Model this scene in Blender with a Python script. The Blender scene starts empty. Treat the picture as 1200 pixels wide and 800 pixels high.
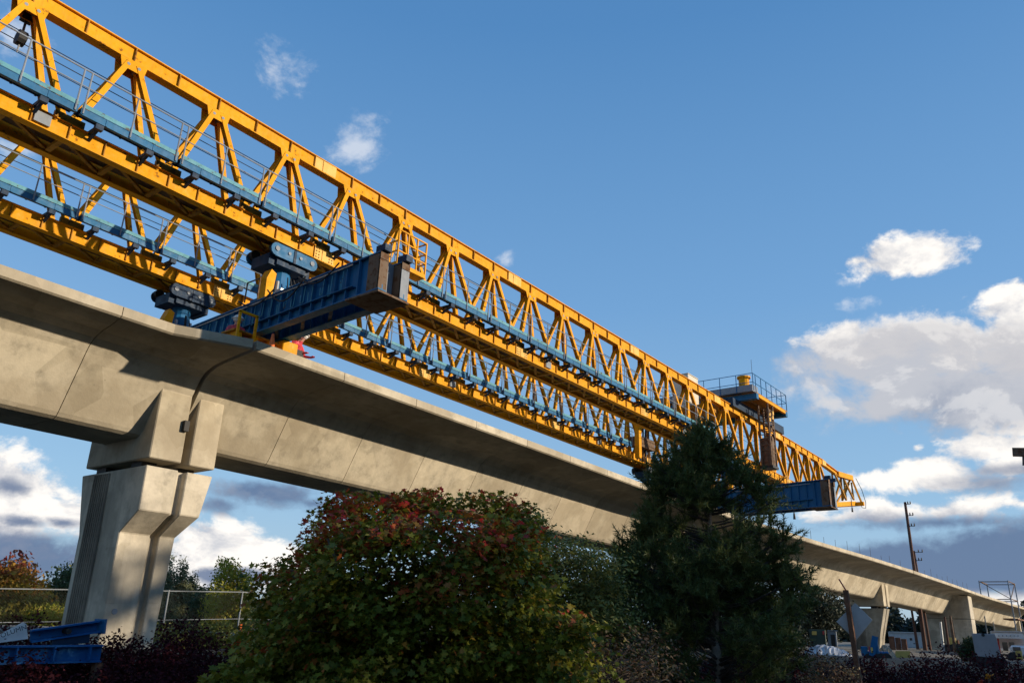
import bpy, bmesh, math, random
import numpy as np
from mathutils import Vector, Matrix

# ------------------------------------------------------------------ camera frame
# World axes: X along the launching gantry (away, to the right), Y away from the camera side,
# Z up; the camera's eye is the origin.  All sizes in metres.
FPX = 933.0                        # focal length in pixels of a 1200 px wide picture
def _frame():
    up = np.array([90.0, -2600.0, FPX]); up /= np.linalg.norm(up)
    v = 766.0
    vy = -(v * up[0] + FPX * up[2]) / up[1]
    g = np.array([v, vy, FPX]); g /= np.linalg.norm(g)
    return np.array([g, np.cross(up, g), up])
RC = _frame()
def ray(px, py):
    return RC @ np.array([(px - 600) / FPX, (py - 400) / FPX, 1.0])
def spot(px, py, r):               # point at horizontal distance r
    d = ray(px, py); return d * (r / math.hypot(d[0], d[1]))
def on_y(px, py, y):               # point on the vertical plane Y = y
    d = ray(px, py); return d * (y / d[1])
def azel(px, py):
    d = ray(px, py); d = d / np.linalg.norm(d)
    return math.atan2(d[0], d[1]), math.asin(d[2])

sc = bpy.context.scene
cam = bpy.data.cameras.new("camera"); co = bpy.data.objects.new("camera", cam)
sc.collection.objects.link(co); sc.camera = co
cam.sensor_width = 36; cam.lens = FPX / 1200 * 36
cam.clip_start = 0.1; cam.clip_end = 8000
right, upv, back = RC[:, 0], -RC[:, 1], -RC[:, 2]
co.matrix_world = Matrix(((right[0], upv[0], back[0], 0), (right[1], upv[1], back[1], 0),
                          (right[2], upv[2], back[2], 0), (0, 0, 0, 1)))

# ------------------------------------------------------------------ light
SUN_DIR = Vector((0.5, -1.0, 0.315)).normalized()      # towards the sun: low, behind the camera
EL = math.asin(SUN_DIR.z); ROT = math.atan2(SUN_DIR.x, SUN_DIR.y)
sun = bpy.data.lights.new("sun", 'SUN'); so = bpy.data.objects.new("sun", sun)
sc.collection.objects.link(so)
sun.energy = 4.8; sun.angle = math.radians(0.55); sun.color = (1.0, 0.84, 0.63)
so.rotation_euler = SUN_DIR.to_track_quat('Z', 'Y').to_euler()
sc.view_settings.view_transform = 'Standard'; sc.view_settings.look = 'None'
sc.view_settings.exposure = 0.22; sc.view_settings.gamma = 1.0

# ------------------------------------------------------------------ sky with clouds (by direction)
W = bpy.data.worlds.new("World"); sc.world = W; W.use_nodes = True
nt = W.node_tree; nt.nodes.clear()
def N(t, **k):
    n = nt.nodes.new(t)
    for a, b in k.items(): setattr(n, a, b)
    return n
def Mth(op, a, b=None, c=None, clamp=False):
    n = N('ShaderNodeMath', operation=op); n.use_clamp = clamp
    for i, v in enumerate((a, b, c)):
        if v is None: continue
        if isinstance(v, (int, float)): n.inputs[i].default_value = v
        else: nt.links.new(v, n.inputs[i])
    return n.outputs[0]
def mixc(f, a, b):
    n = N('ShaderNodeMix', data_type='RGBA')
    for s, v in ((n.inputs[0], f), (n.inputs[6], a), (n.inputs[7], b)):
        if isinstance(v, (int, float)): s.default_value = v
        elif isinstance(v, tuple): s.default_value = (*v, 1)
        else: nt.links.new(v, s)
    return n.outputs[2]
def noise(vec, scale, detail, rough, dist=0.0):
    n = N('ShaderNodeTexNoise'); n.inputs['Scale'].default_value = scale
    n.inputs['Detail'].default_value = detail; n.inputs['Roughness'].default_value = rough
    n.inputs['Distortion'].default_value = dist
    nt.links.new(vec, n.inputs['Vector']); return n.outputs[0]
sky = N('ShaderNodeTexSky', sky_type='NISHITA'); sky.sun_disc = False
sky.sun_elevation = EL; sky.sun_rotation = ROT
sky.air_density = 1.0; sky.dust_density = 0.6; sky.ozone_density = 2.2; sky.altitude = 100
SKY_STRENGTH = 0.10
tc = N('ShaderNodeTexCoord'); dirv = tc.outputs['Generated']
sep = N('ShaderNodeSeparateXYZ'); nt.links.new(dirv, sep.inputs[0])
az = Mth('ARCTAN2', sep.outputs[0], sep.outputs[1]); el = Mth('ARCSINE', sep.outputs[2])
ae = N('ShaderNodeCombineXYZ'); nt.links.new(az, ae.inputs[0]); nt.links.new(el, ae.inputs[1])
def blob(px, py, rx, ry, amp=1.0):
    a, e = azel(px, py)
    ra = rx / FPX / max(math.cos(e), .3) * .93; re = ry / FPX * .93
    m = N('ShaderNodeMapping', vector_type='POINT')
    m.inputs['Location'].default_value = (-a / ra, -e / re, 0)
    m.inputs['Scale'].default_value = (1 / ra, 1 / re, 1)
    nt.links.new(ae.outputs[0], m.inputs[0])
    ln = N('ShaderNodeVectorMath', operation='LENGTH'); nt.links.new(m.outputs[0], ln.inputs[0])
    return Mth('MULTIPLY', Mth('SUBTRACT', 1.0, ln.outputs['Value']), amp)
def field(bl):
    f = None
    for b in bl:
        x = blob(*b); f = x if f is None else Mth('SMOOTH_MAX', f, x, 0.12)
    return f
def smooth(v, lo, hi):
    n = N('ShaderNodeMapRange', interpolation_type='SMOOTHSTEP')
    n.inputs['From Min'].default_value = lo; n.inputs['From Max'].default_value = hi
    nt.links.new(v, n.inputs['Value']); return n.outputs['Result']
wm = N('ShaderNodeMapping'); wm.inputs['Scale'].default_value = (1, 1, 1.5); nt.links.new(dirv, wm.inputs[0])
nz = noise(wm.outputs[0], 9.0, 9, 0.60, 0.3)
wm2 = N('ShaderNodeMapping'); wm2.inputs['Scale'].default_value = (1, 1, 1.5)
wm2.inputs['Location'].default_value = (0.006, -0.012, 0.028); nt.links.new(dirv, wm2.inputs[0])
nz2 = noise(wm2.outputs[0], 9.0, 9, 0.60, 0.3)
nzb = noise(wm.outputs[0], 34.0, 6, 0.62, 0.2)
wm3 = N('ShaderNodeMapping'); wm3.inputs['Scale'].default_value = (1, 1, 4.5); nt.links.new(dirv, wm3.inputs[0])
nzs = noise(wm3.outputs[0], 7.0, 7, 0.58, 0.2)
nc = Mth('SUBTRACT', nz, 0.5); ncb = Mth('SUBTRACT', nzb, 0.5)
turb = Mth('ADD', Mth('MULTIPLY', nc, 2.6), Mth('MULTIPLY', ncb, 0.85))
bright = field([  # sunlit cumulus
    (1062, 302, 88, 30, .95), (1005, 306, 56, 13, .7),
    (1190, 362, 80, 42, .85), (1140, 398, 95, 40, .7), (1060, 402, 85, 32, .6), (985, 395, 48, 22, .55), (1185, 410, 100, 50, .75),
    (1150, 524, 72, 20, .9), (1085, 553, 62, 30, 1.0), (1050, 560, 62, 20, .9), (1185, 545, 52, 14, .8), (1075, 524, 14, 10, .8),
    (1190, 505, 50, 12, .6), (985, 590, 60, 14, .5), (1110, 600, 150, 17, .55), (1190, 590, 130, 18, .55), (1010, 606, 120, 14, .45),
    (20, 585, 100, 60, 1.15), (80, 600, 70, 46, 1.0), (150, 590, 70, 40, .8), (60, 650, 80, 28, .7), (-60, 580, 110, 60, 1.1),
    (238, 650, 92, 52, 1.15), (290, 655, 56, 36, 1.0), (200, 690, 120, 34, .9), (330, 670, 60, 26, .7),
    (30, 692, 90, 10, .7), (1175, 710, 60, 18, .8), (1120, 700, 160, 9, .5)])
dark = field([    # shaded blue grey banks
    (1070, 420, 160, 50, 1.05), (1140, 462, 170, 56, 1.2), (1180, 430, 90, 50, .8), (1120, 490, 90, 26, .8), (1020, 415, 60, 20, .45),
    (1160, 565, 90, 16, .5), (1190, 550, 60, 10, .7), (1100, 612, 170, 15, .6),
    (1090, 662, 170, 34, 1.25), (1190, 652, 140, 44, 1.35), (1010, 650, 80, 24, .8), (1150, 680, 200, 14, 1.0), (1120, 640, 40, 14, .7), (1260, 640, 120, 50, 1.1),
    (312, 576, 92, 24, 1.0), (370, 590, 60, 16, .7), (260, 590, 40, 16, .6),
    (10, 570, 36, 16, .7), (35, 612, 36, 10, .7), (75, 612, 34, 11, .8), (40, 655, 110, 40, 1.15), (110, 660, 50, 26, .8),
    (290, 676, 34, 10, .7), (245, 674, 26, 10, .7), (-60, 660, 120, 50, 1.1), (230, 705, 70, 14, .7)])
wisp = field([
    (317, 84, 46, 52, .66), (352, 112, 34, 12, .42), (418, 170, 54, 44, .66), (480, 213, 24, 12, .38), (520, 245, 20, 9, .3),
    (572, 282, 20, 14, .42), (582, 302, 24, 10, .3), (15, 45, 46, 46, .75), (20, 175, 60, 40, .6), (60, 205, 60, 24, .5),
    (985, 332, 40, 10, .42), (1000, 355, 26, 10, .35), (1040, 380, 60, 14, .45), (1078, 503, 40, 5, .45), (870, 430, 20, 8, .15)])
# open sky elsewhere keeps the same broken low cloud
low = Mth('MULTIPLY', smooth(el, 0.30, 0.02), smooth(Mth('ABSOLUTE', Mth('SUBTRACT', az, 0.87)), 0.62, 0.85))
lowf = Mth('SUBTRACT', Mth('MULTIPLY', low, 1.5), 1.0)
bright = Mth('MAXIMUM', bright, lowf)
cb = smooth(Mth('ADD', bright, turb), 0.16, 0.58)
cd = Mth('MULTIPLY', smooth(Mth('ADD', dark, Mth('MULTIPLY', turb, 0.75)), 0.05, 0.62), 0.9)
cw = Mth('MULTIPLY', smooth(Mth('ADD', wisp, Mth('MULTIPLY', turb, 1.0)), 0.15, 0.75), 0.62)
relief = Mth('ADD', Mth('MULTIPLY', Mth('SUBTRACT', nz, nz2), 5.0), 0.78, clamp=True)
cbc = mixc(relief, (0.42, 0.45, 0.52), (0.93, 0.89, 0.84))
cdc = mixc(smooth(Mth('ADD', Mth('MULTIPLY', nc, 0.35), el), 0.10, 0.27),
           (0.105, 0.16, 0.28), (0.50, 0.50, 0.53))
skyc = N('ShaderNodeVectorMath', operation='SCALE'); skyc.inputs['Scale'].default_value = SKY_STRENGTH
nt.links.new(sky.outputs[0], skyc.inputs[0])
elr = N('ShaderNodeMapRange'); elr.inputs['From Min'].default_value = 0.0; elr.inputs['From Max'].default_value = 1.2; nt.links.new(el, elr.inputs['Value'])
gr = N('ShaderNodeValToRGB'); nt.links.new(elr.outputs['Result'], gr.inputs[0]); ge = gr.color_ramp.elements
for q_ in range(3): ge.new(.5)
for e_, (p_, c_) in zip(ge, ((0, (.38, .52, .66)), (.12, (.285, .49, .715)), (.32, (.165, .365, .66)), (.60, (.080, .245, .53)), (1, (.05, .17, .43)))):
    e_.position = p_; e_.color = (*c_, 1)
clear = mixc(0.78, skyc.outputs[0], gr.outputs[0])
c = mixc(cw, clear, (0.74, 0.76, 0.80))
c = mixc(cb, c, cbc)
billow = Mth('MULTIPLY', Mth('MULTIPLY', smooth(Mth('ADD', Mth('MULTIPLY', Mth('SUBTRACT', nz, nz2), 9.0), ncb), 0.05, 0.75), smooth(el, 0.10, 0.24)), 0.32)
cdc = mixc(billow, cdc, (0.86, 0.83, 0.80))
c = mixc(cd, c, cdc)
bg = N('ShaderNodeBackground'); nt.links.new(c, bg.inputs[0]); bg.inputs[1].default_value = 1.0
wo = N('ShaderNodeOutputWorld'); nt.links.new(bg.outputs[0], wo.inputs[0])

# ------------------------------------------------------------------ materials
def new_mat(name):
    m = bpy.data.materials.new(name); m.use_nodes = True
    t = m.node_tree; return m, t, t.nodes['Principled BSDF']
def ramp(t, fac, stops, interp='LINEAR'):
    r = t.nodes.new('ShaderNodeValToRGB'); r.color_ramp.interpolation = interp
    e = r.color_ramp.elements
    while len(e) < len(stops): e.new(0.5)
    for q, (p, col) in zip(e, stops):
        q.position = p; q.color = (*col, 1) if len(col) == 3 else col
    t.links.new(fac, r.inputs[0]); return r.outputs[0]
def tnoise(t, vec, scale, detail=4, rough=0.55, sc3=None):
    if sc3:
        m = t.nodes.new('ShaderNodeMapping'); m.inputs['Scale'].default_value = sc3
        t.links.new(vec, m.inputs[0]); vec = m.outputs[0]
    n = t.nodes.new('ShaderNodeTexNoise'); n.inputs['Scale'].default_value = scale
    n.inputs['Detail'].default_value = detail; n.inputs['Roughness'].default_value = rough
    t.links.new(vec, n.inputs['Vector']); return n.outputs[0]
def tmix(t, f, a, b, blend='MIX'):
    n = t.nodes.new('ShaderNodeMix'); n.data_type = 'RGBA'; n.blend_type = blend
    for s, v in ((n.inputs[0], f), (n.inputs[6], a), (n.inputs[7], b)):
        if isinstance(v, (int, float)): s.default_value = v
        elif isinstance(v, tuple): s.default_value = (*v, 1)
        else: t.links.new(v, s)
    return n.outputs[2]
def wpos(t):
    g = t.nodes.new('ShaderNodeNewGeometry'); return g.outputs['Position']
def paint(name, col, rust=0.35, rough=0.45, rustcol=(0.10, 0.045, 0.02), fade=0.12, metal=0.0):
    m, t, b = new_mat(name); p = wpos(t)
    n1 = tnoise(t, p, 1.1, 6, 0.6); n2 = tnoise(t, p, 5.0, 6, 0.68); n3 = tnoise(t, p, 2.0, 4, 0.6, (6, 6, .5))
    light = tuple(min(1, c_ * (1 + fade) + fade * .12) for c_ in col); drk = tuple(c_ * (1 - fade * 1.6) for c_ in col)
    c_ = ramp(t, n1, [(0.3, drk), (0.55, col), (0.75, light)])
    c_ = tmix(t, ramp(t, n3, [(0.5, (0, 0, 0)), (0.8, (0.45, 0.45, 0.45))]), c_, tuple(x * .55 for x in col))
    lo = 0.72 - rust * 0.25
    c_ = tmix(t, ramp(t, n2, [(lo, (0, 0, 0)), (lo + 0.06, (0.8, 0.8, 0.8))]), c_, rustcol)
    t.links.new(c_, b.inputs['Base Color'])
    t.links.new(ramp(t, n2, [(0.3, (rough * .8,) * 3), (0.8, (min(1, rough * 1.7),) * 3)]), b.inputs['Roughness'])
    b.inputs['Metallic'].default_value = metal; b.inputs['Specular IOR Level'].default_value = 0.18
    return m
def concrete(name, col, streak=0.5, seg=True, warm=(0.30, 0.26, 0.19)):
    m, t, b = new_mat(name); p = wpos(t)
    n1 = tnoise(t, p, 0.55, 5, 0.6); n2 = tnoise(t, p, 2.6, 8, 0.66); n3 = tnoise(t, p, 14, 5, 0.6)
    st = tnoise(t, p, 1.0, 5, 0.6, (2.6, 2.6, 0.22))
    c_ = ramp(t, n2, [(0.30, tuple(x * .66 for x in col)), (0.48, col), (0.72, tuple(min(1, x * 1.18) for x in col))])
    c_ = tmix(t, ramp(t, n1, [(0.42, (0, 0, 0)), (0.56, (0.8, 0.8, 0.8))]), c_, warm)
    c_ = tmix(t, ramp(t, st, [(0.52, (0, 0, 0)), (0.74, (streak,) * 3)]), c_, tuple(x * .5 for x in col))
    vp = t.nodes.new('ShaderNodeTexVoronoi'); vp.distance = 'CHEBYCHEV'; vp.inputs['Scale'].default_value = .75; t.links.new(p, vp.inputs['Vector'])
    sv = t.nodes.new('ShaderNodeSeparateColor'); t.links.new(vp.outputs['Color'], sv.inputs[0])
    c_ = tmix(t, .75, c_, ramp(t, sv.outputs[0], [(0, (.84, .83, .80)), (.5, (1, 1, 1)), (1, (1.10, 1.10, 1.09))]), 'MULTIPLY')
    vt = t.nodes.new('ShaderNodeTexVoronoi'); vt.inputs['Scale'].default_value = 1.9; t.links.new(p, vt.inputs['Vector'])
    c_ = tmix(t, ramp(t, vt.outputs['Distance'], [(0.025, (0.7, 0.7, 0.7)), (0.045, (0, 0, 0))]), c_, tuple(x * .5 for x in col))
    if seg:
        oi = t.nodes.new('ShaderNodeObjectInfo')
        c_ = tmix(t, 1.0, c_, ramp(t, oi.outputs['Random'], [(0, (0.80, 0.79, 0.77)), (1, (1.10, 1.09, 1.08))]), 'MULTIPLY')
    t.links.new(c_, b.inputs['Base Color']); b.inputs['Roughness'].default_value = 0.85
    bp = t.nodes.new('ShaderNodeBump'); bp.inputs['Strength'].default_value = 0.25; bp.inputs['Distance'].default_value = 0.02
    t.links.new(n3, bp.inputs['Height']); t.links.new(bp.outputs[0], b.inputs['Normal'])
    return m
def plain(name, col, rough=0.6, metal=0.0, var=0.25, scale=4.0):
    m, t, b = new_mat(name); n = tnoise(t, wpos(t), scale, 6, 0.62)
    t.links.new(ramp(t, n, [(0.3, tuple(x * (1 - var) for x in col)), (0.7, tuple(min(1, x * (1 + var)) for x in col))]), b.inputs['Base Color'])
    b.inputs['Roughness'].default_value = rough; b.inputs['Metallic'].default_value = metal
    return m
def leafmat(name, stops, trans=0.25, rough=0.5):
    m, t, b = new_mat(name)
    a = t.nodes.new('ShaderNodeAttribute'); a.attribute_name = 'tint'
    c_ = ramp(t, a.outputs['Fac'], stops); t.links.new(c_, b.inputs['Base Color'])
    b.inputs['Roughness'].default_value = rough; b.inputs['Specular IOR Level'].default_value = 0.22 if rough < .7 else 0.12
    tr = t.nodes.new('ShaderNodeBsdfTranslucent'); t.links.new(c_, tr.inputs[0])
    mx = t.nodes.new('ShaderNodeMixShader'); mx.inputs[0].default_value = trans
    t.links.new(b.outputs[0], mx.inputs[1]); t.links.new(tr.outputs[0], mx.inputs[2])
    t.links.new(mx.outputs[0], t.nodes['Material Output'].inputs[0])
    return m
M = dict(
    yellow=paint('yellow_paint', (0.72, 0.315, 0.0015), 0.46, 0.55, fade=.10),
    yellow_pale=paint('pale_yellow_paint', (0.78, 0.47, 0.12), 0.25, 0.5),
    yellow_dirty=paint('dirty_yellow_paint', (0.40, 0.19, 0.02), 0.75, 0.6),
    blue=paint('blue_paint', (0.016, 0.125, 0.27), 0.22, 0.45),
    blue_mid=paint('mid_blue_paint', (0.015, 0.13, 0.31), 0.25, 0.45),
    teal=paint('faded_teal_paint', (0.10, 0.29, 0.36), 0.6, 0.5),
    form_blue=paint('form_blue_paint', (0.008, 0.105, 0.30), 0.35, 0.5),
    blue_dark=paint('dark_blue_paint', (0.012, 0.035, 0.075), 0.3, 0.5),
    rusty=paint('rusty_steel', (0.16, 0.11, 0.075), 0.8, 0.8),
    grey_steel=paint('grey_steel', (0.24, 0.27, 0.31), 0.4, 0.5),
    galv=plain('galvanised_steel', (0.36, 0.38, 0.39), 0.45, 0.6, .2),
    cable=plain('dark_steel_cable', (0.05, 0.05, 0.055), 0.5, .3),
    black=plain('black_rubber', (0.015, 0.015, 0.016), 0.7),
    white=plain('white_paint', (0.72, 0.71, 0.68), 0.5, var=.12, scale=2.0),
    cream=plain('cream_metal', (0.55, 0.50, 0.40), 0.5, var=.15),
    conc=concrete('girder_concrete', (0.51, 0.455, 0.35), .42, warm=(0.39, 0.335, 0.245)),
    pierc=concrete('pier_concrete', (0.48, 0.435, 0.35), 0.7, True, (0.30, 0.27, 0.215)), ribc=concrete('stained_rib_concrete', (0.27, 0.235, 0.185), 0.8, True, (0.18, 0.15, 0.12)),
    wood=plain('weathered_wood', (0.16, 0.075, 0.04), 0.85, var=.35, scale=9),
    polewood=plain('pole_wood', (0.095, 0.045, 0.03), 0.9, var=.3, scale=7),
    bark=plain('bark', (0.075, 0.06, 0.05), 0.95, var=.4, scale=12),
    signback=plain('sign_back_aluminium', (0.42, 0.43, 0.44), 0.45, 0.3, .1),
    orange=plain('orange_plastic', (0.75, 0.15, 0.02), 0.5),
    red=plain('red_paint', (0.45, 0.03, 0.03), 0.5), green=plain('dark_green_paint', (0.03, 0.06, 0.045), 0.6),
    skin=plain('skin', (0.50, 0.24, 0.17), 0.6, var=.1), denim=plain('dark_work_trousers', (0.035, 0.045, 0.07), 0.85),
    vest=plain('red_work_vest', (0.62, 0.05, 0.07), 0.7), tarp=plain('white_tarp', (0.50, 0.50, 0.50), 0.6, var=.3, scale=1.5),
    tan=plain('tan_sandbag', (0.36, 0.28, 0.19), 0.9), rustbox=plain('rust_brown_timber', (0.15, 0.07, 0.04), 0.9, var=.4),
    glass=plain('dark_glass', (0.02, 0.03, 0.04), 0.1), roofred=plain('red_roof', (0.28, 0.05, 0.05), 0.6),
    tealwall=plain('teal_wall', (0.06, 0.26, 0.25), 0.6), lightgrey=plain('light_grey_cladding', (0.46, 0.46, 0.47), 0.6, var=.1),
    ink=plain('black_ink', (0.02, 0.02, 0.02), 0.7), boxyellow=plain('yellow_box', (0.62, 0.43, 0.10), 0.5, var=.15),
)

# ------------------------------------------------------------------ mesh helpers
COL = sc.collection
ORG = {}
class MB:
    def __init__(s): s.v = []; s.f = []
    def add(s, vs, fs):
        k = len(s.v); s.v += [tuple(map(float, p)) for p in vs]; s.f += [tuple(i + k for i in q) for q in fs]; return s
    def box(s, x0, x1, y0, y1, z0, z1):
        return s.add([(x0, y0, z0), (x1, y0, z0), (x1, y1, z0), (x0, y1, z0), (x0, y0, z1), (x1, y0, z1), (x1, y1, z1), (x0, y1, z1)],
                     [(3, 2, 1, 0), (4, 5, 6, 7), (0, 1, 5, 4), (1, 2, 6, 5), (2, 3, 7, 6), (3, 0, 4, 7)])
    def _fr(s, p, q, up):
        p = Vector(p); q = Vector(q); d = (q - p).normalized(); u = Vector(up)
        if abs(d.dot(u)) > .98: u = Vector((1, 0, 0)) if abs(d.x) < .9 else Vector((0, 1, 0))
        a = d.cross(u).normalized(); b = a.cross(d).normalized(); return p, q, a, b
    def sweep(s, p, q, prof, up=(0, 0, 1)):
        p, q, a, b = s._fr(p, q, up); n = len(prof)
        vs = [p + a * x + b * y for x, y in prof] + [q + a * x + b * y for x, y in prof]
        return s.add(vs, [tuple(range(n - 1, -1, -1)), tuple(range(n, 2 * n))] + [(i, (i + 1) % n, n + (i + 1) % n, n + i) for i in range(n)])
    def bar(s, p, q, w, h, up=(0, 0, 1)):
        return s.sweep(p, q, [(-w / 2, -h / 2), (w / 2, -h / 2), (w / 2, h / 2), (-w / 2, h / 2)], up)
    def ibeam(s, p, q, w, h, tf=.03, tw=.03, up=(0, 0, 1)):
        a, b, c, d = w / 2, h / 2, tw / 2, h / 2 - tf
        return s.sweep(p, q, [(-a, -b), (a, -b), (a, -d), (c, -d), (c, d), (a, d), (a, b), (-a, b), (-a, d), (-c, d), (-c, -d), (-a, -d)], up)
    def tube(s, p, q, r, n=6, r2=None):
        p, q, a, b = s._fr(p, q, (0, 0, 1)); r2 = r if r2 is None else r2
        cs = [(math.cos(2 * math.pi * i / n), math.sin(2 * math.pi * i / n)) for i in range(n)]
        vs = [p + (a * x + b * y) * r for x, y in cs] + [q + (a * x + b * y) * r2 for x, y in cs]
        return s.add(vs, [tuple(range(n - 1, -1, -1)), tuple(range(n, 2 * n))] + [(i, (i + 1) % n, n + (i + 1) % n, n + i) for i in range(n)])
    def path(s, pts, rad, n=5):
        for i in range(len(pts) - 1): s.tube(pts[i], pts[i + 1], rad[i], n, rad[i + 1])
        return s
    def ball(s, c, r, n=8, m=5, sz=1.0):
        vs = [(c[0], c[1], c[2] - r * sz)]; fs = []
        for j in range(1, m):
            t = -math.pi / 2 + math.pi * j / m
            for i in range(n): vs.append((c[0] + r * math.cos(t) * math.cos(2 * math.pi * i / n), c[1] + r * math.cos(t) * math.sin(2 * math.pi * i / n), c[2] + r * sz * math.sin(t)))
        vs.append((c[0], c[1], c[2] + r * sz)); L = len(vs) - 1
        for i in range(n): fs.append((0, 1 + (i + 1) % n, 1 + i)); fs.append((L, L - n + i, L - n + (i + 1) % n))
        for j in range(m - 2):
            for i in range(n): a = 1 + j * n; fs.append((a + i, a + (i + 1) % n, a + n + (i + 1) % n, a + n + i))
        return s.add(vs, fs)
    def slab(s, pts, d):            # polygon extruded by vector d
        n = len(pts); d = Vector(d); vs = [Vector(p) for p in pts] + [Vector(p) + d for p in pts]
        return s.add(vs, [tuple(range(n - 1, -1, -1)), tuple(range(n, 2 * n))] + [(i, (i + 1) % n, n + (i + 1) % n, n + i) for i in range(n)])
    def mesh(s, name, mat, smooth=False, off=(0, 0, 0)):
        me = bpy.data.meshes.new(name)
        me.from_pydata([(x - off[0], y - off[1], z - off[2]) for x, y, z in s.v], [], s.f)
        bm = bmesh.new(); bm.from_mesh(me); bmesh.ops.recalc_face_normals(bm, faces=bm.faces); bm.to_mesh(me); bm.free()
        me.materials.append(mat)
        if smooth: me.polygons.foreach_set('use_smooth', [True] * len(me.polygons))
        return me
    def build(s, name, mat, parent=None, smooth=False, bevel=0, origin=None, kind=None):
        off = ORG[parent.name] if parent else (origin or (0, 0, 0))
        o = bpy.data.objects.new(name, s.mesh(name, mat, smooth, off)); COL.objects.link(o)
        if parent: o.parent = parent
        elif origin: o.location = origin
        ORG[o.name] = tuple(off)
        if bevel:
            b = o.modifiers.new('bevel', 'BEVEL'); b.width = bevel; b.segments = 1; b.limit_method = 'ANGLE'
        if kind: o['kind'] = kind
        return o
def tag(o, label=None, cat=None, group=None, kind=None):
    for k, v in (('label', label), ('category', cat), ('group', group), ('kind', kind)):
        if v: o[k] = v
    return o
def thing(name, label, cat, loc=(0, 0, 0), group=None):
    o = bpy.data.objects.new(name, None); COL.objects.link(o); o.location = loc; o.empty_display_size = .3
    ORG[o.name] = tuple(loc); return tag(o, label, cat, group)
def inst(name, me, parent, loc, kind=None):       # a part sharing mesh data; loc in the parent's space
    o = bpy.data.objects.new(name, me); COL.objects.link(o); o.parent = parent; o.location = loc
    ORG[o.name] = ORG[parent.name]
    if kind: o['kind'] = kind
    return o
SL = 0.015                                         # the line falls 1.5 % along X
def sl(x): return -SL * x
rng = np.random.default_rng(7); random.seed(7)

# ------------------------------------------------------------------ ground
def ground_z(x, y):
    r = math.hypot(x, y); a = math.degrees(math.atan2(x, y))
    r1 = 15.0 + 9.0 * min(1, max(0, (a - 30) / 40)) if -20 < a < 150 else 15.0
    t = min(1, max(0, (r - r1) / 6)); t = t * t * (3 - 2 * t)
    return -2.0 + 1.2 * t
gv, gf = [(0, 0, -2.0)], []
rings = [3, 6, 9, 12, 14, 16, 18, 20, 22, 24, 26, 28, 30, 33, 38, 45, 55, 70, 90, 120, 180, 300, 600, 1500, 4000]; NA = 144
for r in rings:
    for i in range(NA):
        a = 2 * math.pi * i / NA; x, y = r * math.sin(a), r * math.cos(a)
        gv.append((x, y, ground_z(x, y) + (random.uniform(-.05, .05) if r < 100 else 0)))
for i in range(NA): gf.append((0, 1 + (i + 1) % NA, 1 + i))
for k in range(len(rings) - 1):
    for i in range(NA):
        a = 1 + k * NA; gf.append((a + i, a + (i + 1) % NA, a + NA + (i + 1) % NA, a + NA + i))
mg, t, b = new_mat('gravel_and_dirt'); p = wpos(t)
vl = t.nodes.new('ShaderNodeVectorMath'); vl.operation = 'LENGTH'; t.links.new(p, vl.inputs[0])
c1 = ramp(t, tnoise(t, p, .35, 6, .65), [(.35, (.10, .085, .06)), (.6, (.19, .17, .14)), (.8, (.26, .24, .21))])
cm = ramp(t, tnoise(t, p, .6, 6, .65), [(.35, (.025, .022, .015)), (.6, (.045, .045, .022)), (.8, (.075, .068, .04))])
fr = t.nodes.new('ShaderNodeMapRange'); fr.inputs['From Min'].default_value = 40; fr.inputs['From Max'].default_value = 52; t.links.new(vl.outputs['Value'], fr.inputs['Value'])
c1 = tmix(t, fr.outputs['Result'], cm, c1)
c1 = tmix(t, ramp(t, tnoise(t, p, 9, 5, .7), [(.35, (0, 0, 0)), (.7, (.5, .5, .5))]), c1, (.10, .09, .07))
t.links.new(c1, b.inputs['Base Color']); b.inputs['Roughness'].default_value = .95
g = MB().add(gv, gf).build('ground', mg, smooth=True, kind='structure')

# ------------------------------------------------------------------ viaduct
XO = [-60, 11, 22, 32, 45, 55, 65, 75, 90, 106, 130, 160, 200]
YO = [0, 0, .2, .5, .35, -.1, -.7, -1.1, -1.4, -1.6, -2.6, -4.5, -8]
def yc(x): return 20.6 + float(np.interp(x, XO, YO))
def wn(x): return 3.2 if x < 9.1 else (3.2 + .8 * (x - 9.1) / 1.65 if x < 10.75 else 4.0)
def profile(x, blockless=True):
    c_, w = yc(x), wn(x); z = sl(x)
    half = [(-w, 6.69), (-w, 6.47), (-w + .05, 6.43), (-2.75, 6.33), (-2.38, 6.27), (-2.08, 6.16), (-1.9, 6.02), (-1.79, 5.86), (-1.03, 4.52), (-.96, 4.43), (-.84, 4.37)]
    far = [(4.0 if i < 3 else -y, zz) for i, (y, zz) in enumerate(half)]
    return [(x, c_ + y, zz + z) for y, zz in half] + [(x, c_ + y, zz + z) for y, zz in reversed(far)]
PIERS = [-21.5, 10.8, 43.0, 75.0, 101.0, 140.0]
SPANLAB = ['concrete viaduct span with narrow deck edge left of the nearest pier', 'long concrete viaduct span right of the nearest pier, behind the maple',
           'concrete viaduct span running right from the pine to the white edged pier', 'concrete viaduct span above the leaning utility poles, right of the white edged pier',
           'farthest concrete viaduct span at the right edge behind the scaffold']
GAPX = 0.05
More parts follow.
